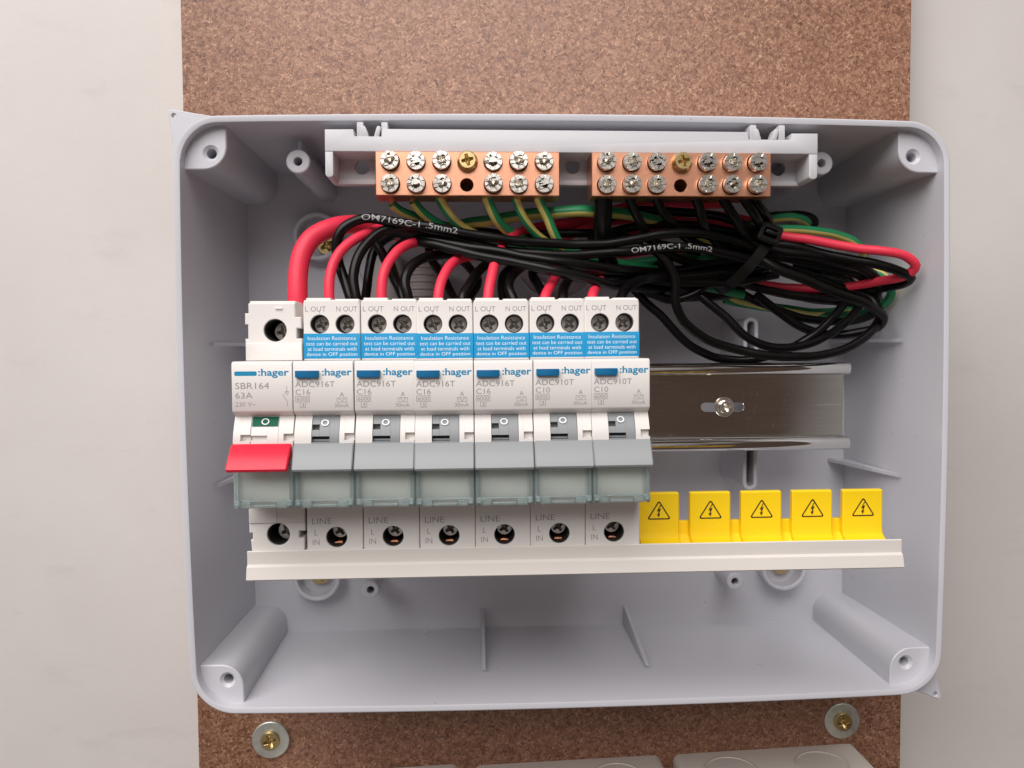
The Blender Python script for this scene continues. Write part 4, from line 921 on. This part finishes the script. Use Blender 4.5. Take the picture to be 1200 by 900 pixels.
 ('black_wire', 'front black wire sweeping down over the tops of the last red wires', 'black', 1.7, [(-22.7, 78.0, 13.9), (-27.7, 68.0, 23.9), (-30.6, 62.0, 35.3), (-25.2, 66.0, 39.7), (-16.8, 74.0, 37.9), (-3.3, 79.0, 34.3), (12.7, 82.0, 31.0), (27.1, 84.0, 27.6), (42.4, 80.0, 24.8), (56.2, 68.0, 23.4), (78.2, 46.0, 23.9), (105.5, 36.0, 27.4)], 'black neutral wires', 0.0, None, None),
 ('black_wire', 'black wire directly below the second printed wire', 'black', 1.7, [(-38.2, 76.0, 14.1), (-38.9, 66.0, 25.6), (-36.4, 60.0, 38.0), (-29.9, 62.0, 43.0), (-20.0, 70.0, 40.6), (-4.8, 76.0, 37.1), (12.9, 79.0, 33.7), (30.5, 80.0, 31.0), (47.9, 74.0, 29.5), (65.3, 58.0, 29.3), (93.0, 42.0, 30.2), (115.3, 38.0, 32.0)], 'black neutral wires', 0.0, None, None),
 ('black_wire', 'black wire crossing the red wires just below the neutral bar', 'black', 1.7, [(48.2, 44.0, 50.1), (60.9, 48.0, 54.1), (76.6, 52.0, 53.7), (92.6, 54.0, 51.1), (105.1, 56.0, 46.3), (114.2, 54.0, 41.4)], 'black neutral wires', 0.0, None, None),
 ('black_wire', 'black wire crossing the red wires level with the cable tie head', 'black', 1.7, [(44.8, 44.0, 44.1), (57.2, 50.0, 47.2), (72.8, 54.0, 47.9), (89.0, 55.0, 47.1), (102.2, 55.0, 44.2), (112.6, 54.0, 40.7)], 'black neutral wires', 0.0, None, None),
 ('black_wire', 'dark wire threading between the earth wires behind the printed wires', 'black', 1.7, [(-5.2, 70.0, 14.3), (-9.1, 58.0, 23.1), (-17.0, 44.0, 37.5), (-17.2, 40.0, 46.7), (-8.7, 44.0, 48.1), (1.3, 48.0, 46.1), (20.9, 50.0, 44.5), (40.6, 50.0, 45.9), (60.9, 48.0, 43.6), (89.0, 44.0, 38.8)], 'black neutral wires', 0.0, None, None),
]
GY = [0]*7+[1]*5
def wire(name, label, kind, r, pts, group=None, twist=0.0, text=None, copper=None):
    path = spline(pts); o0 = pts[0]
    sd = Vector((len(label)*3.7, len(pts)*5.1, sum(map(ord, label)) % 97))
    path = [q+noise.noise_vector(q*0.055+sd)*min(1, i/8)*0.75+noise.noise_vector(q*0.16+sd)*min(1, i/8)*0.16 for i, q in enumerate(path)]
    t = thing(name, label, 'wire', o0, group)
    p = Part()
    if kind == 'gy':
        side = 1 if twist >= 0 else -1
        tube(p, path, r, 12, twist, [1 if (j*side) % 12 in (0, 1, 2, 3, 4) else 0 for j in range(12)])
        p.build('insulation', ['wire_green', 'wire_yellow'], t, sharp=60)
    else:
        tube(p, path, r, 12); p.build('insulation', 'wire_red' if kind == 'red' else 'wire_black', t, sharp=60)
    if text:
        q = Part(); lettering_on_wire(q, path, r, text[0], text[1], text[2], text[3]); q.build('printed_lettering', 'print_wire', t)
    if copper:
        q = Part(); rr = random.Random(len(label))
        for k in range(7):
            a = Vector(P(*copper)); b = path[0]; off = Vector((rr.uniform(-.9, .9), rr.uniform(-.6, .6), 0))
            tube(q, [b+off*.6, (a+b)/2+off*1.3, a+off], 0.28, 6)
        q.build('copper_strands', 'copper_wire', t)
    return t
for name, label, kind, r, pts, group, twist, text, copper in WIRES: wire(name, label, kind, r, pts, group, twist, text, copper)

# cable tie round the bundle
tie = thing('cable_tie', 'black cable tie with square head gripping the wire bundle', 'cable tie', (107, 40, 35), None)
TX, TZ = 109.0, 43.0
p = Part(); L = []; nb = 28
ux, uz = 0.62, 0.785      # the band lies across the bundle
for k in range(nb):
    a = 2*math.pi*k/nb; u = math.cos(a)*14.5; d = 48+math.sin(a)*16
    c = (TX-4+ux*u, d, TZ-8+uz*u); rx, rd = math.cos(a), math.sin(a)
    o_ = (ux*rx*0.7, rd*0.7, uz*rx*0.7); w_ = (uz*2.0, 0, -ux*2.0)
    L.append([P(c[0]+s1*o_[0]+s2*w_[0], c[1]+s1*o_[1], c[2]+s1*o_[2]+s2*w_[2]) for s1, s2 in ((-1, -1), (1, -1), (1, 1), (-1, 1))])
p.loft(L, closed=True); p.build('band', 'tie_black', tie, sharp=50)
def turned(part, x, z, ang):
    ca, sa = math.cos(ang), math.sin(ang)
    part.v = [(x+(a-x)*ca-(c-z)*sa, b, z+(a-x)*sa+(c-z)*ca) for a, b, c in part.v]; return part
p = Part(); p.plate(rect(TX-4.2, TX+4.2, TZ-3.6, TZ+3.6, 1.2, 4), [rect(TX-2.6, TX+2.2, TZ-1.4, TZ+1.4, 0.2)], 60, 66.5, 0.8, 0.3); turned(p, TX, TZ, -0.35).build('head', 'tie_black', tie)
p = Part(); p.box(TX-2.3, TX+2.0, 58, 67.6, TZ-0.7, TZ+0.7, 0.2); turned(p, TX, TZ, -0.35).build('tail', 'tie_black', tie)

# tidy the helper property
for o in bpy.data.objects:
    if 'o' in o: del o['o']
